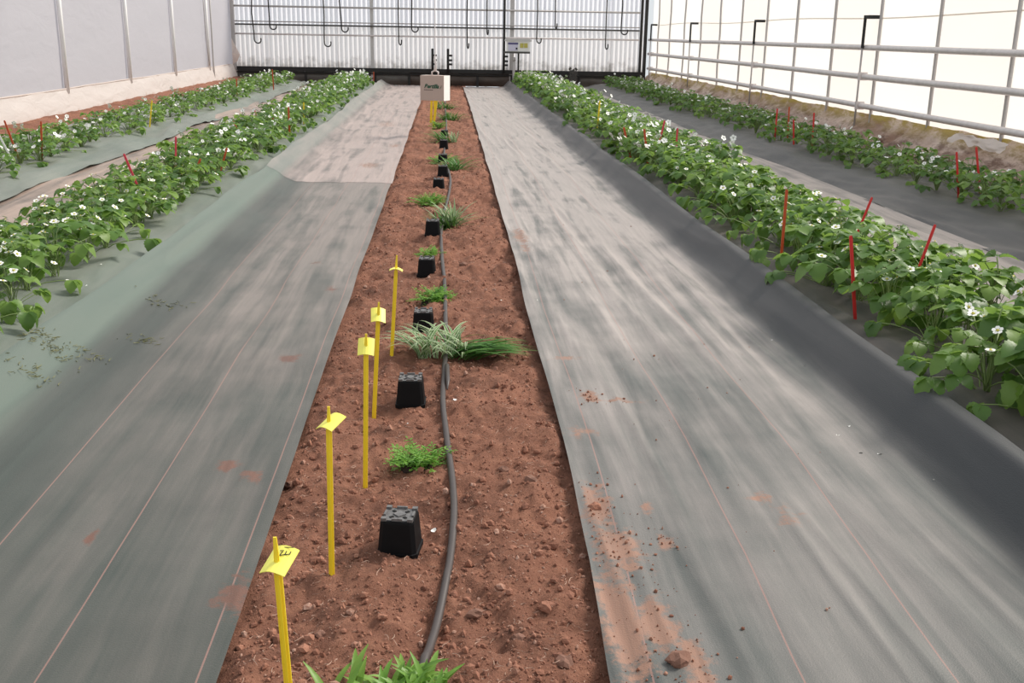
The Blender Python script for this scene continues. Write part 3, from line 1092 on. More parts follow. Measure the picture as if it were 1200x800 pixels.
# yellow marker stakes with square tags
def make_stake(base, top, label, tag_size=0.075, tilt=(0.5, 0.0), yaw=0.3, ink=None, has_tag=True, tag_drop=0.085, r=0.008):
    base, top = Vector(base), Vector(top)
    d = (top - base)
    L = d.length
    root = link('marker_stake', None, None, base)
    root.rotation_mode = 'QUATERNION'
    root.rotation_quaternion = Vector((0, 0, 1)).rotation_difference(d)
    tag(root, label, 'stake', 'yellow stakes along the strip')
    m = MB()

    def prof(s, z):
        t = 0.0032
        return [(-s, -t, z), (-t, -t, z), (-t, -s * .9, z), (t, -s * .9, z), (t, -t, z), (s, -t, z), (s, t, z), (t, t, z), (t, s * .4, z), (-t, s * .4, z), (-t, t, z), (-s, t, z)]
    secs = [(r, -0.06), (r, L - tag_drop), (r * 0.75, L - tag_drop + .002), (r * 0.45, L - .01), (r * 0.3, L)]
    vs, fs = [], []
    for s, z in secs:
        vs += prof(max(s, 0.0036), z)
    for i in range(len(secs) - 1):
        for k in range(12):
            k2 = (k + 1) % 12
            fs.append((i * 12 + k, i * 12 + k2, i * 12 + 12 + k2, i * 12 + 12 + k))
    fs += [tuple(range(11, -1, -1)), tuple(48 + k for k in range(12))]
    m.add(vs, fs)
    m.build('rod', M['yellow'], root)
    if has_tag:
        R_ = Matrix.Rotation(yaw, 3, 'Z') @ Matrix.Rotation(tilt[0], 3, 'X') @ Matrix.Rotation(tilt[1], 3, 'Y')
        m = MB()
        n = 6
        vs, fs = [], []
        for lay in (0, 1):
            for j in range(n + 1):
                for i in range(n + 1):
                    x, y = (i / n - .5) * tag_size, (j / n - .5) * tag_size * 1.15 + tag_size * .18
                    z = 0.012 * math.cos(3.0 * x / tag_size) + 0.002 * lay
                    vs.append(R_ @ Vector((x, y, z)) + Vector((0, 0, L - tag_drop)))
        K = (n + 1) * (n + 1)
        for j in range(n):
            for i in range(n):
                a = j * (n + 1) + i
                fs.append((a + n + 1, a + n + 2, a + 1, a))
                fs.append((K + a, K + a + 1, K + a + n + 2, K + a + n + 1))
        for i in range(n):
            fs.append((i, i + 1, K + i + 1, K + i))
            q = n * (n + 1) + i
            fs.append((q + 1, q, K + q, K + q + 1))
            q = i * (n + 1)
            fs.append((q + n + 1, q, K + q, K + q + n + 1))
            q = i * (n + 1) + n
            fs.append((q, q + n + 1, K + q + n + 1, K + q))
        m.add(vs, fs)
        tg = m.build('tag', M['tagyellow'], root)
        if ink:
            m = MB()
            for (x, y, lx, ly, a) in ink:
                c = R_ @ Vector((x, y, 0.012 * math.cos(3.0 * x / tag_size) + 0.0035)) + Vector((0, 0, L - tag_drop))
                m.box(c, (lx, ly, 0.001), R_ @ Matrix.Rotation(a, 3, 'Z'))
            m.build('handwriting', M['ink'], tg)
    return root


ink1 = [(0.012, 0.047, .024, .0016, .1), (0.000, 0.034, .010, .0018, .2), (0.002, 0.026, .0018, .012, -.2), (0.012, 0.030, .0018, .012, .1), (0.017, 0.028, .010, .0018, .3), (0.006, 0.022, .014, .0018, .4), (0.021, 0.034, .0018, .009, .1)]


def ztop(b, t, zz=0.0):
    g = at_z(b[0], b[1], zz)
    g.z = sz(g.x, g.y)
    tp = at_y(t[0], t[1], g.y)
    return g, tp


g, tp = ztop((341, 838), (322, 629))
make_stake(g, tp, 'yellow stake with a written tag nearest the camera, by the sheet edge', 0.068, (0.42, -0.05), -0.42, ink1, True, 0.075, 0.0095)
g, tp = ztop((389, 676), (385, 476))
make_stake(g, tp, 'yellow stake second from the camera, its tag bent to the right', 0.062, (0.35, -0.12), -0.6, None, True, 0.06, 0.0085)
g, tp = ztop((428, 566), (429, 391))
make_stake(g, tp, 'upright yellow stake third from the camera with a square tag', 0.058, (0.85, 0.0), 0.0, None, True, 0.06, 0.0085)
g, tp = ztop((438, 484), (444, 354))
make_stake(g, tp, 'yellow stake fourth from the camera leaning right behind the third', 0.062, (0.7, 0.1), 0.1, None, True, 0.07, 0.009)
g, tp = ztop((459, 420), (465, 299))
make_stake(g, tp, 'yellow stake fifth from the camera beside two pots, tag flat on top', 0.066, (-0.10, 0.0), 0.0, None, True, 0.08, 0.009)
for b, t, lab in [((505, 141), (506, 113), 'thin yellow stake below the hanging box, left of three'), ((510, 136), (509, 112), 'thin yellow stake below the hanging box, middle of three'), ((508, 148), (512, 113), 'thin yellow stake below the hanging box, right leaning of three')]:
    g, tp = ztop(b, t)
    make_stake(g, tp, lab, 0.06, (0.3, 0), 0, None, True, 0.07, 0.022)


# ------------------------------------------------------------------ herb plants on the strip
def blade_mesh(name, L, W, mat, lean, droop, nseg=6, fold=0.25, shape='lance', edge_attr=False, twist=0.0, rise=1.0):
    """one strap / lance leaf rooted at the origin, leaning toward +Y"""
    vs, fs, ed = [], [], []
    ang = lean
    p = Vector((0, 0, 0))
    for i in range(nseg + 1):
        t = i / nseg
        if shape == 'lance':
            w = W * (0.35 + 0.65 * math.sin(math.pi * min(1, t * 0.95 + .02)) ** 0.8) if t < 1 else 0.0012
            w = W * max(0.10, math.sin(math.pi * (0.12 + 0.86 * t)) ** 0.9)
        else:
            w = W * (1 - t ** 3) * (0.75 + 0.25 * math.sin(math.pi * t)) + 0.0008
        side = Vector((math.cos(twist * t), 0, math.sin(twist * t) * 0.6))
        nrm = Vector((0, -math.cos(ang), math.sin(ang)))
        vs += [p - side * w / 2 + nrm * fold * w / 2, p, p + side * w / 2 + nrm * fold * w / 2]
        ed += [1, 0, 1]
        d = Vector((0, math.sin(ang), math.cos(ang)))
        p = p + d * (L / nseg)
        ang += droop / nseg
    for i in range(nseg):
        a = i * 3
        fs += [(a, a + 1, a + 4, a + 3), (a + 1, a + 2, a + 5, a + 4)]
    me = np_mesh(name, vs, fs, mat)
    if edge_attr:
        add_attr(me, 'edge', ed)
    return me


def clump(loc, meshes, n, label, cat='plant', spread=0.03, tilt=0.5, scale=(0.7, 1.1), yaw_range=(0, 2 * math.pi), name='herb_plant', group='small plants along the strip', seed=0, leaf_name='leaf', crown=None, extra=None):
    r = random.Random(seed)
    root = thing(name, label, cat, loc, 0, group)
    for k in range(n):
        yaw = r.uniform(*yaw_range)
        q = r.random()
        s = r.uniform(*scale)
        rad = spread * math.sqrt(q)
        a = r.uniform(0, 2 * math.pi)
        o = link(leaf_name, r.choice(meshes), root, (rad * math.cos(a), rad * math.sin(a), 0.0), (r.uniform(-.15, tilt) * -1, r.uniform(-.2, .2), yaw), s)
        o.rotation_euler = Euler((-r.uniform(0, tilt) * (rad / max(spread, 1e-4)), 0, yaw))
    return root


lance = [blade_mesh('lance_leaf', r[0], r[1], M['herb'], r[2], r[3], 6, 0.3, 'lance', twist=r[4]) for r in [(0.085, 0.014, 0.15, 0.9, 0.2), (0.10, 0.015, 0.25, 0.8, -0.3), (0.075, 0.017, 0.35, 1.2, 0.1), (0.065, 0.013, 0.1, 0.5, 0.4), (0.095, 0.014, 0.5, 1.0, -0.2)]]
fine = [blade_mesh('fine_leaf', r[0], r[1], M['herb_fine'], r[2], r[3], 6, 0.2, 'lance', twist=r[4]) for r in [(0.085, 0.009, 0.3, 1.3, 0.6), (0.10, 0.010, 0.5, 1.2, -0.5), (0.07, 0.008, 0.2, 0.9, 0.3), (0.11, 0.009, 0.7, 1.0, 0.8)]]
strap = [blade_mesh('strap_leaf', r[0], r[1], M['blade_striped'], r[2], r[3], 9, 0.25, 'strap', True, r[4]) for r in [(0.22, 0.012, 0.3, 1.7, 0.2), (0.26, 0.013, 0.5, 1.5, -0.3), (0.18, 0.011, 0.15, 1.6, 0.5), (0.24, 0.012, 0.7, 1.2, 0.3)]]
dark_strap = [blade_mesh('dark_strap_leaf', r[0], r[1], M['blade'], r[2], r[3], 9, 0.25, 'strap', False, r[4]) for r in [(0.24, 0.011, 0.95, 0.95, 0.2), (0.27, 0.012, 1.1, 0.75, -0.2), (0.22, 0.011, 0.7, 1.3, 0.5), (0.29, 0.011, 1.2, 0.55, 0.3)]]
grass = [blade_mesh('grass_leaf', r[0], r[1], M['blade'], r[2], r[3], 6, 0.2, 'strap', False, r[4]) for r in [(0.16, 0.009, 0.5, 0.9, 0.3), (0.20, 0.010, 0.75, 0.7, -0.3), (0.14, 0.009, 0.3, 1.0, 0.4), (0.22, 0.010, 0.9, 0.6, 0.1)]]
pale = [blade_mesh('pale_leaf', r[0], r[1], M['blade_striped'], r[2], r[3], 6, 0.2, 'strap', True, r[4]) for r in [(0.17, 0.011, 0.2, 0.8, 0.3), (0.20, 0.012, 0.4, 0.9, -0.3)]]


def sprig_mesh(name, L, mat, lean, droop, pairs, ll, lw, seed):
    """a curved stem with pairs of little lance leaflets"""
    r = random.Random(seed)
    m = MB()
    ang = lean
    p = Vector((0, 0, 0))
    pts = [p.copy()]
    n = pairs * 2
    for i in range(n):
        p = p + Vector((0, math.sin(ang), math.cos(ang))) * (L / n)
        ang += droop / n
        pts.append(p.copy())
    m.tube(pts, 0.0014, 3, 0, False)
    for i in range(2, n + 1):
        t = i / n
        for sd in ((-1, 1) if i < n else (0,)):
            d = Vector((sd * r.uniform(.6, 1), 0.5 + r.uniform(-.2, .3), 0.35 + r.uniform(-.3, .4))).normalized()
            l = ll * (1.1 - 0.5 * abs(t - 0.5)) * r.uniform(.8, 1.2)
            w = d.cross(Vector((0, -0.3, 1))).normalized() * lw
            q = pts[i]
            m.add([q, q + d * l * .45 + w, q + d * l + Vector((0, 0, -l * .2)), q + d * l * .45 - w], [(0, 1, 2, 3)])
    return m.mesh(name, mat, True)


sprig = [sprig_mesh('feathery_sprig', r[0], M['herb_fine'], r[1], r[2], r[3], r[4], .0042, 60 + k) for k, r in enumerate([(0.085, 0.1, 0.9, 4, .024), (0.10, 0.35, 0.9, 4, .026), (0.07, 0.5, 0.8, 3, .022), (0.11, 0.7, 0.9, 5, .024), (0.09, 0.95, 0.7, 4, .026)])]


def root_ball(root, sx, sy, h, dx=0.0):
    V = ICO0 * np.array([sx, sy, h]) * np.random.default_rng(int(sx * 1e4)).uniform(.85, 1.15, (12, 1)) + np.array([dx, 0, 0.0])
    link('root_ball', np_mesh('root_ball', V, ICOF0, M['compost'], True), root)


phi0 = (1 + 5 ** .5) / 2
ICO0 = np.array([(-1, phi0, 0), (1, phi0, 0), (-1, -phi0, 0), (1, -phi0, 0), (0, -1, phi0), (0, 1, phi0), (0, -1, -phi0), (0, 1, -phi0), (phi0, 0, -1), (phi0, 0, 1), (-phi0, 0, -1), (-phi0, 0, 1)]) / math.sqrt(1 + phi0 * phi0)
ICOF0 = np.array([(0, 11, 5), (0, 5, 1), (0, 1, 7), (0, 7, 10), (0, 10, 11), (1, 5, 9), (5, 11, 4), (11, 10, 2), (10, 7, 6), (7, 1, 8), (3, 9, 4), (3, 4, 2), (3, 2, 6), (3, 6, 8), (3, 8, 9), (4, 9, 5), (2, 4, 11), (6, 2, 10), (8, 6, 7), (9, 8, 1)])
M['compost'] = plain('dark_compost', (0.035, 0.020, 0.015), 0.95, var=0.5, scale=60, bump=0.8)


def ground_at(u, v):
    p = at_z(u, v, 0.0)
    return (p.x, p.y, sz(p.x, p.y) - 0.004)


rb = clump(ground_at(478, 820), lance, 130, 'bright green broad leaved herb at the bottom edge beside the hose', spread=0.085, tilt=0.9, scale=(1.0, 1.4), seed=1)
root_ball(rb, 0.10, 0.08, 0.035, -0.05)
clump(ground_at(398, 822), lance, 14, 'sparse sprig of narrow leaves left of the bottom edge herb', spread=0.05, tilt=0.5, scale=(1.1, 1.5), seed=2)
rb = clump(ground_at(495, 543), sprig, 60, 'light green feathery herb left of the hose behind the nearest pot', spread=0.055, tilt=0.7, scale=(0.85, 1.2), seed=3)
root_ball(rb, 0.075, 0.07, 0.030, -0.03)
rb = clump(ground_at(509, 350), sprig, 65, 'curly light green herb behind the striped plant, touching the hose', spread=0.055, tilt=0.6, scale=(1.0, 1.5), seed=4)
root_ball(rb, 0.07, 0.07, 0.03, -0.02)
clump(ground_at(503, 299), sprig, 45, 'small low tufted herb on the fourth pot spot', spread=0.065, tilt=0.8, scale=(0.8, 1.1), seed=5)
# long striped plant lying across the hose
sp = ground_at(505, 418)
root = thing('striped_grass_plant', 'long plant with striped and dark grassy leaves lying across the hose', 'plant', sp, 0, 'small plants along the strip')
r = random.Random(21)
for k in range(75):
    yaw = math.pi / 2 + r.uniform(-2.2, 2.2)
    link('striped_leaf', r.choice(strap), root, (r.uniform(-0.07, 0.20), r.uniform(-0.05, 0.06), 0.012), (0, r.uniform(-.2, .2), yaw), r.uniform(0.85, 1.35))
for k in range(95):
    yaw = -math.pi / 2 + r.uniform(-0.50, 0.30)
    link('dark_leaf', r.choice(dark_strap), root, (r.uniform(0.06, 0.24), r.uniform(-0.08, 0.10), 0.015), (0, r.uniform(-.3, .3), yaw), r.uniform(0.9, 1.3))
clump(ground_at(522, 262), grass + pale, 90, 'big spiky grassy clump beside the fifth pot', spread=0.085, tilt=0.6, scale=(1.2, 1.7), seed=6)
clump(ground_at(531, 262), pale, 22, 'upright pale stemmed leek-like tuft right of the hose', spread=0.03, tilt=0.3, scale=(1.2, 1.6), seed=16)
clump(ground_at(505, 238), sprig, 70, 'flat bright green herb mat behind the spiky clump', spread=0.12, tilt=0.9, scale=(1.1, 1.5), seed=7)
clump(ground_at(532, 198), grass, 90, 'dark green bushy herb leaning right of the hose', spread=0.13, tilt=0.8, scale=(1.3, 1.9), seed=8)
clump(ground_at(521, 189), sprig, 50, 'light green tuft left of the dark bushy herb', spread=0.10, tilt=0.8, scale=(1.6, 2.2), seed=9)
clump(ground_at(522, 166), grass, 60, 'grassy seedling bunch with leaves pointing left, below the hanging box', spread=0.10, tilt=0.9, scale=(1.5, 2.1), seed=10, yaw_range=(0.3, 2.8))
clump(ground_at(532, 166), pale, 25, 'pale upright seedling stems beside the grassy seedling bunch', spread=0.05, tilt=0.2, scale=(1.0, 1.3), seed=17)
clump(ground_at(514, 150), sprig, 35, 'tiny pale green seedling beside the right leaning thin stake', spread=0.09, tilt=0.8, scale=(1.4, 2.0), seed=11)
clump(ground_at(527, 140), grass, 80, 'dark green herb clump just right of the three thin stakes', spread=0.18, tilt=0.9, scale=(1.5, 2.1), seed=12)
clump(ground_at(523, 127), grass, 60, 'farthest dark green herb clump partly behind the hanging box', spread=0.18, tilt=0.9, scale=(1.5, 2.2), seed=13)

# ------------------------------------------------------------------ loose soil: clods, straw, stones
phi = (1 + 5 ** .5) / 2
ICO_V = np.array([(-1, phi, 0), (1, phi, 0), (-1, -phi, 0), (1, -phi, 0), (0, -1, phi), (0, 1, phi), (0, -1, -phi), (0, 1, -phi), (phi, 0, -1), (phi, 0, 1), (-phi, 0, -1), (-phi, 0, 1)]) / math.sqrt(1 + phi * phi)
ICO_F = np.array([(0, 11, 5), (0, 5, 1), (0, 1, 7), (0, 7, 10), (0, 10, 11), (1, 5, 9), (5, 11, 4), (11, 10, 2), (10, 7, 6), (7, 1, 8), (3, 9, 4), (3, 4, 2), (3, 2, 6), (3, 6, 8), (3, 8, 9), (4, 9, 5), (2, 4, 11), (6, 2, 10), (8, 6, 7), (9, 8, 1)])


def scatter_clods(name, X, Y, Z, S, label, cat):
    n = len(X)
    jit = RNG.uniform(0.65, 1.25, (n, 12, 1)) * ICO_V[None] * RNG.uniform(0.7, 1.3, (n, 1, 3))
    V = jit * S[:, None, None] + np.stack([X, Y, Z], 1)[:, None, :]
    F = (ICO_F[None] + 12 * np.arange(n)[:, None, None]).reshape(-1, 3)
    o = link(name, np_mesh(name, V.reshape(-1, 3), F, M['clod'], False))
    return tag(o, label, cat, None, 'stuff')


n = 26000
Yc = 1.95 + 12 * RNG.random(n) ** 2.0
lc, rc = edge_left(Yc), edge_right(Yc)
Xc = lc + (rc - lc) * (0.005 + 0.99 * RNG.random(n))
Sc = 0.0016 + 0.0045 * RNG.random(n) ** 4 + 0.013 * RNG.random(n) ** 22
scatter_clods('soil_crumbs', Xc, Yc, soil_z(Xc, Yc) + Sc * 0.25, Sc, 'loose reddish soil crumbs covering the bare strip', 'soil')
# crumbs spilled on the right sheet and a few on the left
sx, sy, ss = [], [], []
for (cx, cy, rx, ry, cnt) in [(0.53, 3.3, 0.05, 0.22, 90), (0.55, 3.0, 0.07, 0.12, 70), (0.57, 2.5, 0.08, 0.22, 110), (0.66, 4.52, 0.03, 0.06, 25), (0.80, 4.46, 0.07, 0.03, 15), (0.72, 3.08, 0.03, 0.07, 25), (1.0, 3.6, 0.5, 1.2, 22), (0.95, 6.5, 0.4, 2.2, 30), (0.66, 2.36, 0.05, 0.15, 40)]:
    sx += list(RNG.normal(cx, rx, cnt)); sy += list(RNG.normal(cy, ry, cnt)); ss += list(0.0018 + 0.005 * RNG.random(cnt) ** 4)
sx, sy, ss = np.array(sx), np.array(sy), np.array(ss)
ok = (sx > edge_right(sy) + 0.02) & (sx < 1.7) & (sy > 1.8)
sx, sy, ss = sx[ok], sy[ok], ss[ok]
scatter_clods('spilled_soil_crumbs', sx, sy, base_z(sx, sy) + 0.010 + wr_main(sx, sy) + ss * 0.5, ss, 'red soil crumbs spilled on the pale right sheet', 'soil')

# larger single clods and stones
stone_px = [((697, 597), .022, 'on'), ((795, 778), .028, 'on'), ((622, 563), .026, 'strip'), ((640, 705), .022, 'strip'), ((557, 712), .020, 'strip'), ((662, 772), .024, 'strip'), ((529, 460), .018, 'strip'), ((543, 308), .026, 'strip'), ((607, 742), .018, 'strip'), ((600, 640), .015, 'strip'), ((340, 558), .020, 'strip'), ((375, 735), .016, 'strip'), ((448, 728), .014, 'strip'), ((590, 545), .018, 'strip')]
where = ['lying on the red stain of the right sheet', 'at the bottom of the right sheet by its edge', 'right of the hose level with the light green herb', 'near the right edge of the soil low in view', 'right of the hose low in view', 'at the lower right corner of the strip', 'beside the hose near the striped plant', 'right of the hose behind the striped plant', 'between hose and sheet low in view', 'in mid strip right of the nearest pot', 'at the left sheet edge by the second stake', 'between the two nearest stakes', 'below the nearest pot', 'beside the hose level with the feathery herb']
for k, ((u, v), s, kind) in enumerate(stone_px):
    p = at_z(u, v, 0.01)
    z = sz(p.x, p.y) if kind == 'strip' else float(base_z(p.x, p.y) + 0.010 + wr_main(np.array([p.x]), np.array([p.y]))[0])
    rs = np.random.default_rng(40 + k)
    # subdivided lump
    V = ICO_V * 1.0
    F = ICO_F
    vs = [tuple(x) for x in V]
    mid = {}
    F2 = []
    for (a, b, c) in F:
        ids = []
        for e in ((a, b), (b, c), (c, a)):
            key = tuple(sorted(e))
            if key not in mid:
                q = (np.array(vs[e[0]]) + np.array(vs[e[1]])) / 2
                q = q / np.linalg.norm(q)
                mid[key] = len(vs)
                vs.append(tuple(q))
            ids.append(mid[key])
        F2 += [(a, ids[0], ids[2]), (b, ids[1], ids[0]), (c, ids[2], ids[1]), (ids[0], ids[1], ids[2])]
    VV = np.array(vs) * rs.uniform(0.78, 1.18, (len(vs), 1)) * np.array([1.15, 1.0, 0.70]) * s * (1 + 0.22 * np.sin(5 * np.array(vs)[:, :1] + k) * np.cos(4 * np.array(vs)[:, 1:2] - k))
    o = link('stone', np_mesh('stone', VV, F2, M['stone'] if k % 3 else M['clod'], False), None, (p.x, p.y, z + s * 0.18), (0, 0, k))
    tag(o, 'reddish brown stone %s' % where[k], 'stone', 'single stones and clods')


def ribbons(name, X, Y, Z, L, mat, label, cat, rad=0.0011, curl=1.5, seed=1):
    r = random.Random(seed)
    m = MB()
    for x, y, z, l in zip(X, Y, Z, L):
        a = r.uniform(0, 2 * math.pi)
        c = r.uniform(-curl, curl)
        p = Vector((x, y, z + 0.003))
        pts = [p]
        for q in range(3):
            d = Vector((math.cos(a), math.sin(a), r.uniform(-.35, .45)))
            p = p + d * l / 3
            p.z = max(p.z, z)
            pts.append(p)
            a += c / 3
        m.tube(pts, [rad, rad * 1.3, rad, rad * .6], 3, 0, False)
    o = m.build(name, mat)
    return tag(o, label, cat, None, 'stuff')


n = 2600
Ys = 2.0 + 8 * RNG.random(n) ** 1.6
Xs = edge_left(Ys) + (edge_right(Ys) - edge_left(Ys)) * (0.03 + 0.94 * RNG.random(n))
ribbons('dry_straw_bits', Xs, Ys, soil_z(Xs, Ys), 0.008 + 0.030 * RNG.random(n) ** 2, M['straw'], 'pale dry straw and root bits on the bare soil strip', 'straw', 0.0008, 2.4)

# dry clippings on the left sheet
cx, cy = [], []
for (u, v, n_) in [(60, 440, 90), (100, 430, 30), (40, 468, 45), (195, 361, 35), (165, 402, 25)]:
    p = at_z(u, v, 0.02)
    cx += list(RNG.normal(p.x, 0.06, n_)); cy += list(RNG.normal(p.y, 0.05, n_))
cx, cy = np.array(cx), np.array(cy)
M['clipping'] = plain('dried_clipping', (0.16, 0.16, 0.07), 0.8, var=0.4, scale=15)
ribbons('dry_clippings', cx, cy, base_z(cx, cy) + wr_left(cx, cy) + 0.012, 0.015 + 0.03 * RNG.random(len(cx)), M['clipping'], 'dried plant clippings scattered on the left ground cover', 'clippings', 0.0016, 2.0, 5)

# fallen white petals
fp = []
for (u, v) in [(1002, 428), (1014, 436), (1018, 431), (1020, 440), (1050, 445), (996, 490), (983, 500), (1100, 528), (1068, 518), (1032, 522), (1150, 512), (1098, 496), (945, 402), (905, 392), (1010, 520), (103, 357), (128, 362), (81, 350), (120, 330), (530, 598), (533, 460), (508, 603), (640, 262), (630, 345), (588, 338), (477, 487), (452, 592)]:
    p = at_z(u, v, 0.06)
    if p.x > 1.9:
        p = at_z(u, v, 0.15)
    fp.append(p)
m = MB()
r = random.Random(2)
for p in fp:
    on_strip = -0.57 < p.x < 0.47
    z = sz(p.x, p.y) + 0.008 if on_strip else float(base_z(p.x, p.y)) + 0.024
    s = r.uniform(0.006, 0.011)
    a = r.uniform(0, 3)
    R_ = Euler((r.uniform(-.4, .4), r.uniform(-.4, .4), a)).to_matrix()
    ring = [R_ @ Vector((s * math.cos(t), s * 0.8 * math.sin(t), 0.002 * math.cos(2 * t))) + Vector((p.x, p.y, z)) for t in [2 * math.pi * k / 7 for k in range(7)]]
    m.add(ring + [Vector((p.x, p.y, z - 0.002))], [(k, (k + 1) % 7, 7) for k in range(7)])
tag(m.build('fallen_petals', M['petal']), 'fallen white petals and flakes scattered on sheets and soil', 'petals', None, 'stuff')


# ------------------------------------------------------------------ strawberry plants
def leaflet(l, w, K, droop, fold, serr):
    vs, fs = [], []
    ang = 0.0
    p = np.zeros(3)
    for i in range(K + 1):
        t = i / K
        ww = w * 0.5 * (math.sin(math.pi * min(1, t ** 0.72 * 0.93 + 0.035)) ** 0.75)
        if i == K:
            ww *= 0.5
        if serr and 0 < i < K:
            ww *= 1.0 + (0.10 if i % 2 else -0.07)
        up = fold * ww
        vs += [(p[0] - ww, p[1] - 0.15 * ww, p[2] + up), (p[0], p[1], p[2]), (p[0] + ww, p[1] - 0.15 * ww, p[2] + up)]
        p = p + np.array([0, math.cos(ang), math.sin(ang)]) * l / K
        ang -= droop / K
    for i in range(K):
        a = i * 3
        fs += [(a, a + 1, a + 4, a + 3), (a + 1, a + 2, a + 5, a + 4)]
    return np.array(vs), np.array(fs)


def leaf_arrays(reach, height, l, pitch, droop, fold, K, serr, seed, sides=4, seg=4):
    r = random.Random(seed)
    m = MB()
    pts = []
    for i in range(seg + 1):
        t = i / seg
        pts.append((0.01 * math.sin(t * 3 + seed), reach * t ** 1.25, height * (1 - (1 - t) ** 1.7)))
    m.tube(pts, 0.0022 if sides > 3 else 0.0032, sides, 1, False)
    tip = Vector(pts[-1])
    for yaw, sc in ((0, 1.0), (1.35 + r.uniform(-.15, .15), 0.92), (-1.35 + r.uniform(-.15, .15), 0.92)):
        v, f = leaflet(l * sc, l * sc * 0.86, K, droop * r.uniform(.6, 1.3), fold * r.uniform(.6, 1.4), serr)
        R_ = Matrix.Rotation(yaw, 3, 'Z') @ Matrix.Rotation(-pitch + r.uniform(-.25, .25), 3, 'X') @ Matrix.Rotation(r.uniform(-.25, .25), 3, 'Y')
        off = Matrix.Rotation(yaw, 3, 'Z') @ Vector((0, 0.008, 0))
        m.add([R_ @ Vector(q) + tip + off for q in v], [tuple(q) for q in f], 0)
    return m


def flower_arrays(reach, height, n_f, seed, low=False):
    """flower head only: stalk + white petals (mat 0 petals, 1 stalk); centre separately"""
    r = random.Random(seed)
    m, c = MB(), MB()
    tip = None
    pts = [(0, reach * t ** 1.2, height * (1 - (1 - t) ** 1.6)) for t in (0, .33, .66, 1)]
    m.tube(pts, 0.0018 if not low else 0.003, 3, 1, False)
    tip = Vector(pts[-1])
    R_ = Euler((r.uniform(-1.0, 0.1), r.uniform(-.5, .5), r.uniform(0, 6))).to_matrix()
    s = 0.0135 if not low else 0.017
    for k in range(5):
        a = 2 * math.pi * k / 5
        q = Matrix.Rotation(a, 3, 'Z')
        loc = [(0, .003, .002), (-s * .55, s * .75, .004), (-s * .35, s * 1.25, .005), (s * .35, s * 1.25, .005), (s * .55, s * .75, .004)]
        m.add([R_ @ (q @ Vector(p)) + tip for p in loc], [(0, 4, 3, 2, 1)], 0)
    ring = [R_ @ Vector((.0055 * math.cos(t), .0055 * math.sin(t), .004)) + tip for t in [2 * math.pi * k / 6 for k in range(6)]]
    c.add(ring + [R_ @ Vector((0, 0, .010)) + tip], [(k, (k + 1) % 6, 6) for k in range(6)], 0)
    return m, c


VAR = []
rv = random.Random(77)
for k in range(14):
    outer = k / 13
    VAR.append(dict(reach=0.03 + 0.17 * outer + rv.uniform(-.015, .015), height=0.20 - 0.11 * outer ** 1.6 + rv.uniform(-.03, .03), l=rv.uniform(.062, .088), pitch=-0.15 + 0.55 * outer + rv.uniform(-.2, .2), droop=rv.uniform(.3, 1.1), fold=rv.uniform(.12, .5), seed=k))
LEAF_HI, LEAF_LO = [], []
for v in VAR:
    LEAF_HI.append(leaf_arrays(v['reach'], v['height'], v['l'], v['pitch'], v['droop'], v['fold'], 11, True, v['seed']).mesh('trifoliate_leaf', [M['leaf'], M['stem']], True))
    LEAF_LO.append(leaf_arrays(v['reach'], v['height'], v['l'] * 1.05, v['pitch'], v['droop'], v['fold'], 4, False, v['seed'], 3, 2))
FLW = [flower_arrays(rv.uniform(.04, .20), rv.uniform(.15, .24), 1, 100 + k) for k in range(8)]
FLW_ME = [(a.mesh('flower', [M['petal'], M['stem']]), c.mesh('flower_centre', M['pistil'], True)) for a, c in FLW]
FLW_LO = [flower_arrays(rv.uniform(.04, .22), rv.uniform(.17, .26), 1, 200 + k, True)[0] for k in range(8)]


def near_plant(loc, label, group, r, n_leaf, n_flower, size):
    root = thing('strawberry_plant', label, 'plant', loc, r.uniform(0, 6.28), group)
    for k in range(n_leaf):
        q = int(r.random() * 14)
        link('leaf', LEAF_HI[q], root, (r.uniform(-.02, .02), r.uniform(-.02, .02), 0), (r.uniform(-.15, .15), r.uniform(-.15, .15), 2.4 * k + r.uniform(-.5, .5)), size * r.uniform(.8, 1.2))
    for k in range(n_flower):
        a, c = r.choice(FLW_ME)
        f = link('flower', a, root, (0, 0, 0), (r.uniform(-.15, .15), r.uniform(-.15, .15), r.uniform(0, 6.28)), size * r.uniform(.9, 1.2))
        link('flower_centre', c, f)
    return root


def far_arrays(seed, n_leaf, n_flower):
    r = random.Random(seed)
    leaf, flw = MB(), MB()
    for k in range(n_leaf):
        src = LEAF_LO[int(r.random() * 14)]
        T = Euler((r.uniform(-.15, .15), r.uniform(-.15, .15), 2.4 * k + r.uniform(-.5, .5))).to_matrix() * r.uniform(.85, 1.2)
        n = len(leaf.v)
        leaf.v += [tuple(T @ Vector(p)) for p in src.v]
        leaf.f += [tuple(i + n for i in f) for f in src.f]
        leaf.m += src.m
    for k in range(n_flower):
        src = r.choice(FLW_LO)
        T = Euler((r.uniform(-.15, .15), r.uniform(-.15, .15), r.uniform(0, 6.28))).to_matrix() * r.uniform(.9, 1.2)
        n = len(flw.v)
        flw.v += [tuple(T @ Vector(p)) for p in src.v]
        flw.f += [tuple(i + n for i in f) for f in src.f]
        flw.m += src.m
    return leaf, flw


FAR = [far_arrays(500 + k, 17, 2 + k) for k in range(8)]
FAR_ME = [(a.mesh('foliage', [M['leaf'], M['stem']], True), b.mesh('flowers', [M['petal'], M['stem']])) for a, b in FAR]

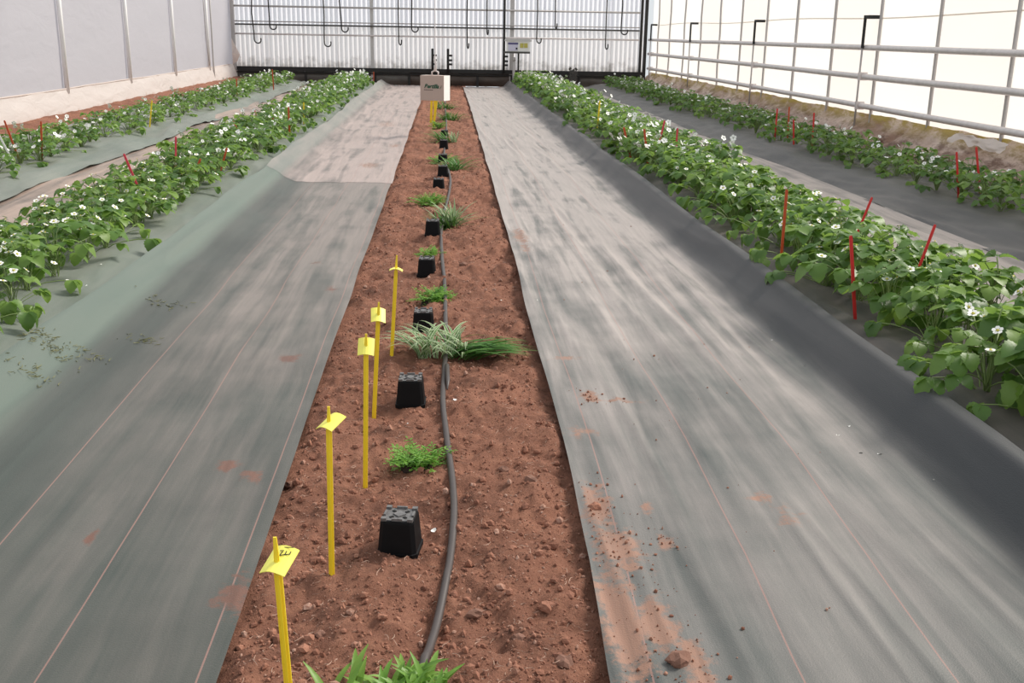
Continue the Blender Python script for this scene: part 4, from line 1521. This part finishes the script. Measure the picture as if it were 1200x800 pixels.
BEDS = {
    'right_inner': dict(lines=(2.36, 2.60, 2.86), y0=2.95, y1=32.2, step=0.40, fl=(1, 4), size=1.36, group='strawberry plants in the inner right bed'),
    'left_inner': dict(lines=(-2.30, -2.55, -2.82), y0=4.7, y1=32.4, step=0.42, fl=(5, 9), size=1.14, group='strawberry plants in the inner left bed'),
    'right_outer': dict(lines=(4.92, 5.40), y0=7.6, y1=32.6, step=0.46, fl=(4, 8), size=1.10, group='strawberry plants in the outer right bed'),
    'left_outer': dict(lines=(-4.50, -5.02), y0=10.6, y1=32.6, step=0.50, fl=(1, 4), size=1.02, group='strawberry plants in the outer left bed'),
}
SIDE = {'right_inner': ('sheet-side row', 'middle row', 'path-side row'), 'left_inner': ('sheet-side row', 'middle row', 'path-side row'), 'right_outer': ('path-side row', 'wall-side row'), 'left_outer': ('path-side row', 'wall-side row')}
BEDNAME = {'right_inner': 'inner right bed', 'left_inner': 'inner left bed', 'right_outer': 'outer right bed', 'left_outer': 'outer left bed'}
ORD = order + ['thirteenth', 'fourteenth', 'fifteenth', 'sixteenth']


def plant_label(bn, li, k):
    if k < len(ORD):
        return '%s strawberry plant from the camera in the %s of the %s' % (ORD[k], SIDE[bn][li], BEDNAME[bn])
    return 'strawberry plant farther back than the sixteenth in the %s of the %s' % (SIDE[bn][li], BEDNAME[bn])


rp = random.Random(5)
spots = []
for bn, B in BEDS.items():
    for li, x in enumerate(B['lines']):
        y = B['y0'] + B['step'] * (li * 0.37 % 1)
        cnt = 0
        while y < B['y1']:
            st = B['step'] * (1.0 if y < 14 else 1.35)
            spots.append((bn, x + rp.uniform(-.06, .06), y + rp.uniform(-.08, .08), plant_label(bn, li, cnt)))
            cnt += 1
            y += st
spots.sort(key=lambda s: s[2] + 0.25 * abs(s[1]))
rest_leaf, rest_flw = MB(), MB()
n_near = 0
for i, (bn, x, y, lab) in enumerate(spots):
    B = BEDS[bn]
    z = float(base_z(x, y)) + 0.004
    size = B['size'] * rp.uniform(.86, 1.12)
    if i < 300:
        if y < 10.5 and abs(x) < 4:
            near_plant((x, y, z), lab, B['group'], rp, rp.randint(13, 18), rp.randint(*B['fl']), size)
            n_near += 1
        else:
            a, b = rp.choice(FAR_ME[:4] if B['fl'][1] < 4 else FAR_ME)
            root = thing('strawberry_plant', lab, 'plant', (x, y, z), rp.uniform(0, 6.28), B['group'])
            root.scale = (size,) * 3
            link('foliage', a, root)
            link('flower_cluster', b, root)
    else:
        a, b = rp.choice(FAR)
        T = Matrix.Rotation(rp.uniform(0, 6.28), 3, 'Z') * (size * 1.1)
        for src, dst in ((a, rest_leaf), (b, rest_flw)):
            n = len(dst.v)
            dst.v += [tuple(T @ Vector(p) + Vector((x, y, z))) for p in src.v]
            dst.f += [tuple(q + n for q in f) for f in src.f]
            dst.m += src.m
root = thing('distant_strawberry_plants', 'mass of small strawberry plants far down the four beds', 'plants', (0, 20, 0.1))
root['kind'] = 'stuff'
o = rest_leaf.build('foliage', [M['leaf'], M['stem']], root, True)
o['kind'] = 'stuff'
o.location = (0, -20, -0.1)
o = rest_flw.build('flowers', [M['petal'], M['stem']], root)
o['kind'] = 'stuff'
o.location = (0, -20, -0.1)


# ------------------------------------------------------------------ red, orange and yellow plant markers in the beds
def bed_marker(topx, lowx, bed_x, mat, label, width=0.016, zbed=0.14):
    t = at_x(topx[0], topx[1], bed_x)
    l = at_y(lowx[0], lowx[1], t.y)
    d = (t - l)
    if d.z < 0.02:
        d.z = 0.02
    b = l - d * ((l.z - zbed + 0.03) / d.z) if l.z > zbed else l.copy()
    b.x = max(min(b.x, bed_x + 0.16), bed_x - 0.16)
    b.z = zbed - 0.02
    root = link('plant_marker', None, None, b)
    root.rotation_mode = 'QUATERNION'
    dd = t - b
    root.rotation_quaternion = Vector((0, 0, 1)).rotation_difference(dd)
    L = dd.length
    tag(root, label, 'marker', 'coloured plant markers in the beds')
    m = MB()
    w = width
    secs = [(0.25, 0), (1, 0.05), (1, L - 0.012), (0.7, L)]
    vs, fs = [], []
    for s, z in secs:
        vs += [(-w / 2 * s, -.0025, z), (w / 2 * s, -.0025, z), (w / 2 * s, .0025, z), (-w / 2 * s, .0025, z)]
    for i in range(3):
        for k in range(4):
            fs.append((i * 4 + k, i * 4 + (k + 1) % 4, i * 4 + 4 + (k + 1) % 4, i * 4 + 4 + k))
    fs += [(3, 2, 1, 0), (12, 13, 14, 15)]
    m.add(vs, fs)
    m.build('strip', mat, root)
    m = MB()
    m.box((0, 0, L * 0.5), (w * 0.30, 0.008, L * 0.92))
    m.build('rib', mat, root)
    return root


RD, OR, PK, YE, WH = M['red'], M['orange'], M['pink'], M['yellow'], M['white']
MK = [
    # inner right bed
    ((997, 276), (1002, 378), 2.12, RD, 'bright red marker upright in the inner right bed, nearest the camera', .018),
    ((1022, 231), (1005, 270), 2.70, RD, 'slim red marker tilted right in the inner right bed, left of a similar one', .015),
    ((1096, 263), (1081, 303), 2.62, RD, 'slim red marker tilted right in the inner right bed, rightmost', .015),
    ((922, 222), (916, 296), 2.14, OR, 'tall orange red marker in the middle of the inner right bed', .018),
    ((731, 149), (736, 172), 2.16, OR, 'orange marker leaning left in the inner right bed, left of a pair', .024),
    ((755, 151), (757, 171), 2.24, OR, 'orange marker upright in the inner right bed, right of a pair', .024),
    ((779, 141), (774, 162), 2.6, PK, 'pink red marker leaning right behind the orange pair', .020),
    ((794, 150), (793, 164), 2.6, PK, 'short pink red marker right of the leaning pink one', .020),
    ((703, 118), (701, 141), 2.3, YE, 'yellow marker standing in the inner right bed', .024),
    ((647, 99), (648, 108), 2.62, OR, 'small orange marker far down the inner right bed, beside a white one', .026),
    ((650, 100), (647, 107), 2.75, WH, 'small white marker far down the inner right bed', .026),
    ((668, 99), (667, 109), 3.10, PK, 'small pink marker by the path far down the inner right bed', .026),
    ((632, 88), (633, 97), 2.60, OR, 'tiny orange marker near the far end of the inner right bed', .028),
    ((620, 89), (620, 97), 2.40, WH, 'tiny white marker near the far end of the inner right bed', .028),
    # outer right bed
    ((1121, 178), (1122, 204), 4.85, RD, 'red marker in the outer right bed, left of the nearest pair', .020),
    ((1144, 172), (1146, 198), 5.1, RD, 'red marker in the outer right bed, right of the nearest pair', .020),
    ((911, 127), (909, 150), 4.8, RD, 'red marker in the outer right bed, left of four near the gap', .022),
    ((925, 125), (924, 142), 5.1, OR, 'orange red marker in the outer right bed, second of four near the gap', .022),
    ((930, 140), (930, 152), 4.8, RD, 'short red marker in the outer right bed, third of four near the gap', .022),
    ((954, 132), (953, 150), 5.0, RD, 'red marker in the outer right bed, rightmost of four near the gap', .022),
    ((714, 84), (714, 92), 5.20, PK, 'tiny pink marker far down the outer right bed', .028),
    ((753, 95), (752, 103), 5.00, WH, 'white marker far down the outer right bed', .030),
    # inner left bed
    ((145, 180), (156, 206), -2.65, PK, 'pink red marker leaning left in the inner left bed, nearest the camera', .018),
    ((206, 160), (206, 189), -2.65, PK, 'upright pink red marker at the path side of the inner left bed', .018),
    ((235, 186), (219, 216), -2.2, OR, 'orange red marker leaning right in the inner left bed, left of a pair', .018),
    ((266, 173), (258, 204), -2.15, OR, 'orange red marker leaning right in the inner left bed, right of a pair', .018),
    ((273, 142), (279, 152), -2.75, PK, 'short pink marker half hidden in the inner left bed leaves', .022),
    ((298, 128), (303, 143), -2.95, PK, 'thin pink marker leaning left by the path in the inner left bed', .016),
    ((320, 136), (319, 150), -2.4, OR, 'orange marker half buried in leaves of the inner left bed', .022),
    ((338, 125), (339, 149), -2.2, OR, 'upright orange red marker in the inner left bed near the yellow one', .024),
    ((356, 120), (356, 139), -2.2, YE, 'yellow marker standing in the inner left bed', .022),
    ((424, 90), (423, 103), -2.45, OR, 'orange marker far down the inner left bed', .028),
    ((438, 84), (438, 91), -2.10, OR, 'tiny orange marker at the far end of the inner left bed', .028),
    # outer left bed
    ((5, 141), (12, 160), -4.75, OR, 'orange red marker leaning at the left edge of the outer left bed', .020),
    ((48, 142), (49, 172), -4.4, OR, 'upright orange red marker in the outer left bed, second from the left', .020),
    ((178, 118), (176, 143), -4.35, YE, 'yellow marker standing in the outer left bed', .020),
    ((277, 92), (278, 110), -4.55, OR, 'orange marker in the outer left bed by the wall corner', .026),
    ((319, 81), (320, 95), -4.3, OR, 'orange marker at the far end of the outer left bed', .028),
    ((-2, 157), (10, 170), -4.60, WH, 'white marker lying tilted at the left edge of the outer left bed', .020),
    ((328, 87), (337, 91), -4.40, WH, 'white marker lying tilted at the far end of the outer left bed', .030),
]
for a in MK:
    bed_marker(*a[:5], width=a[5])
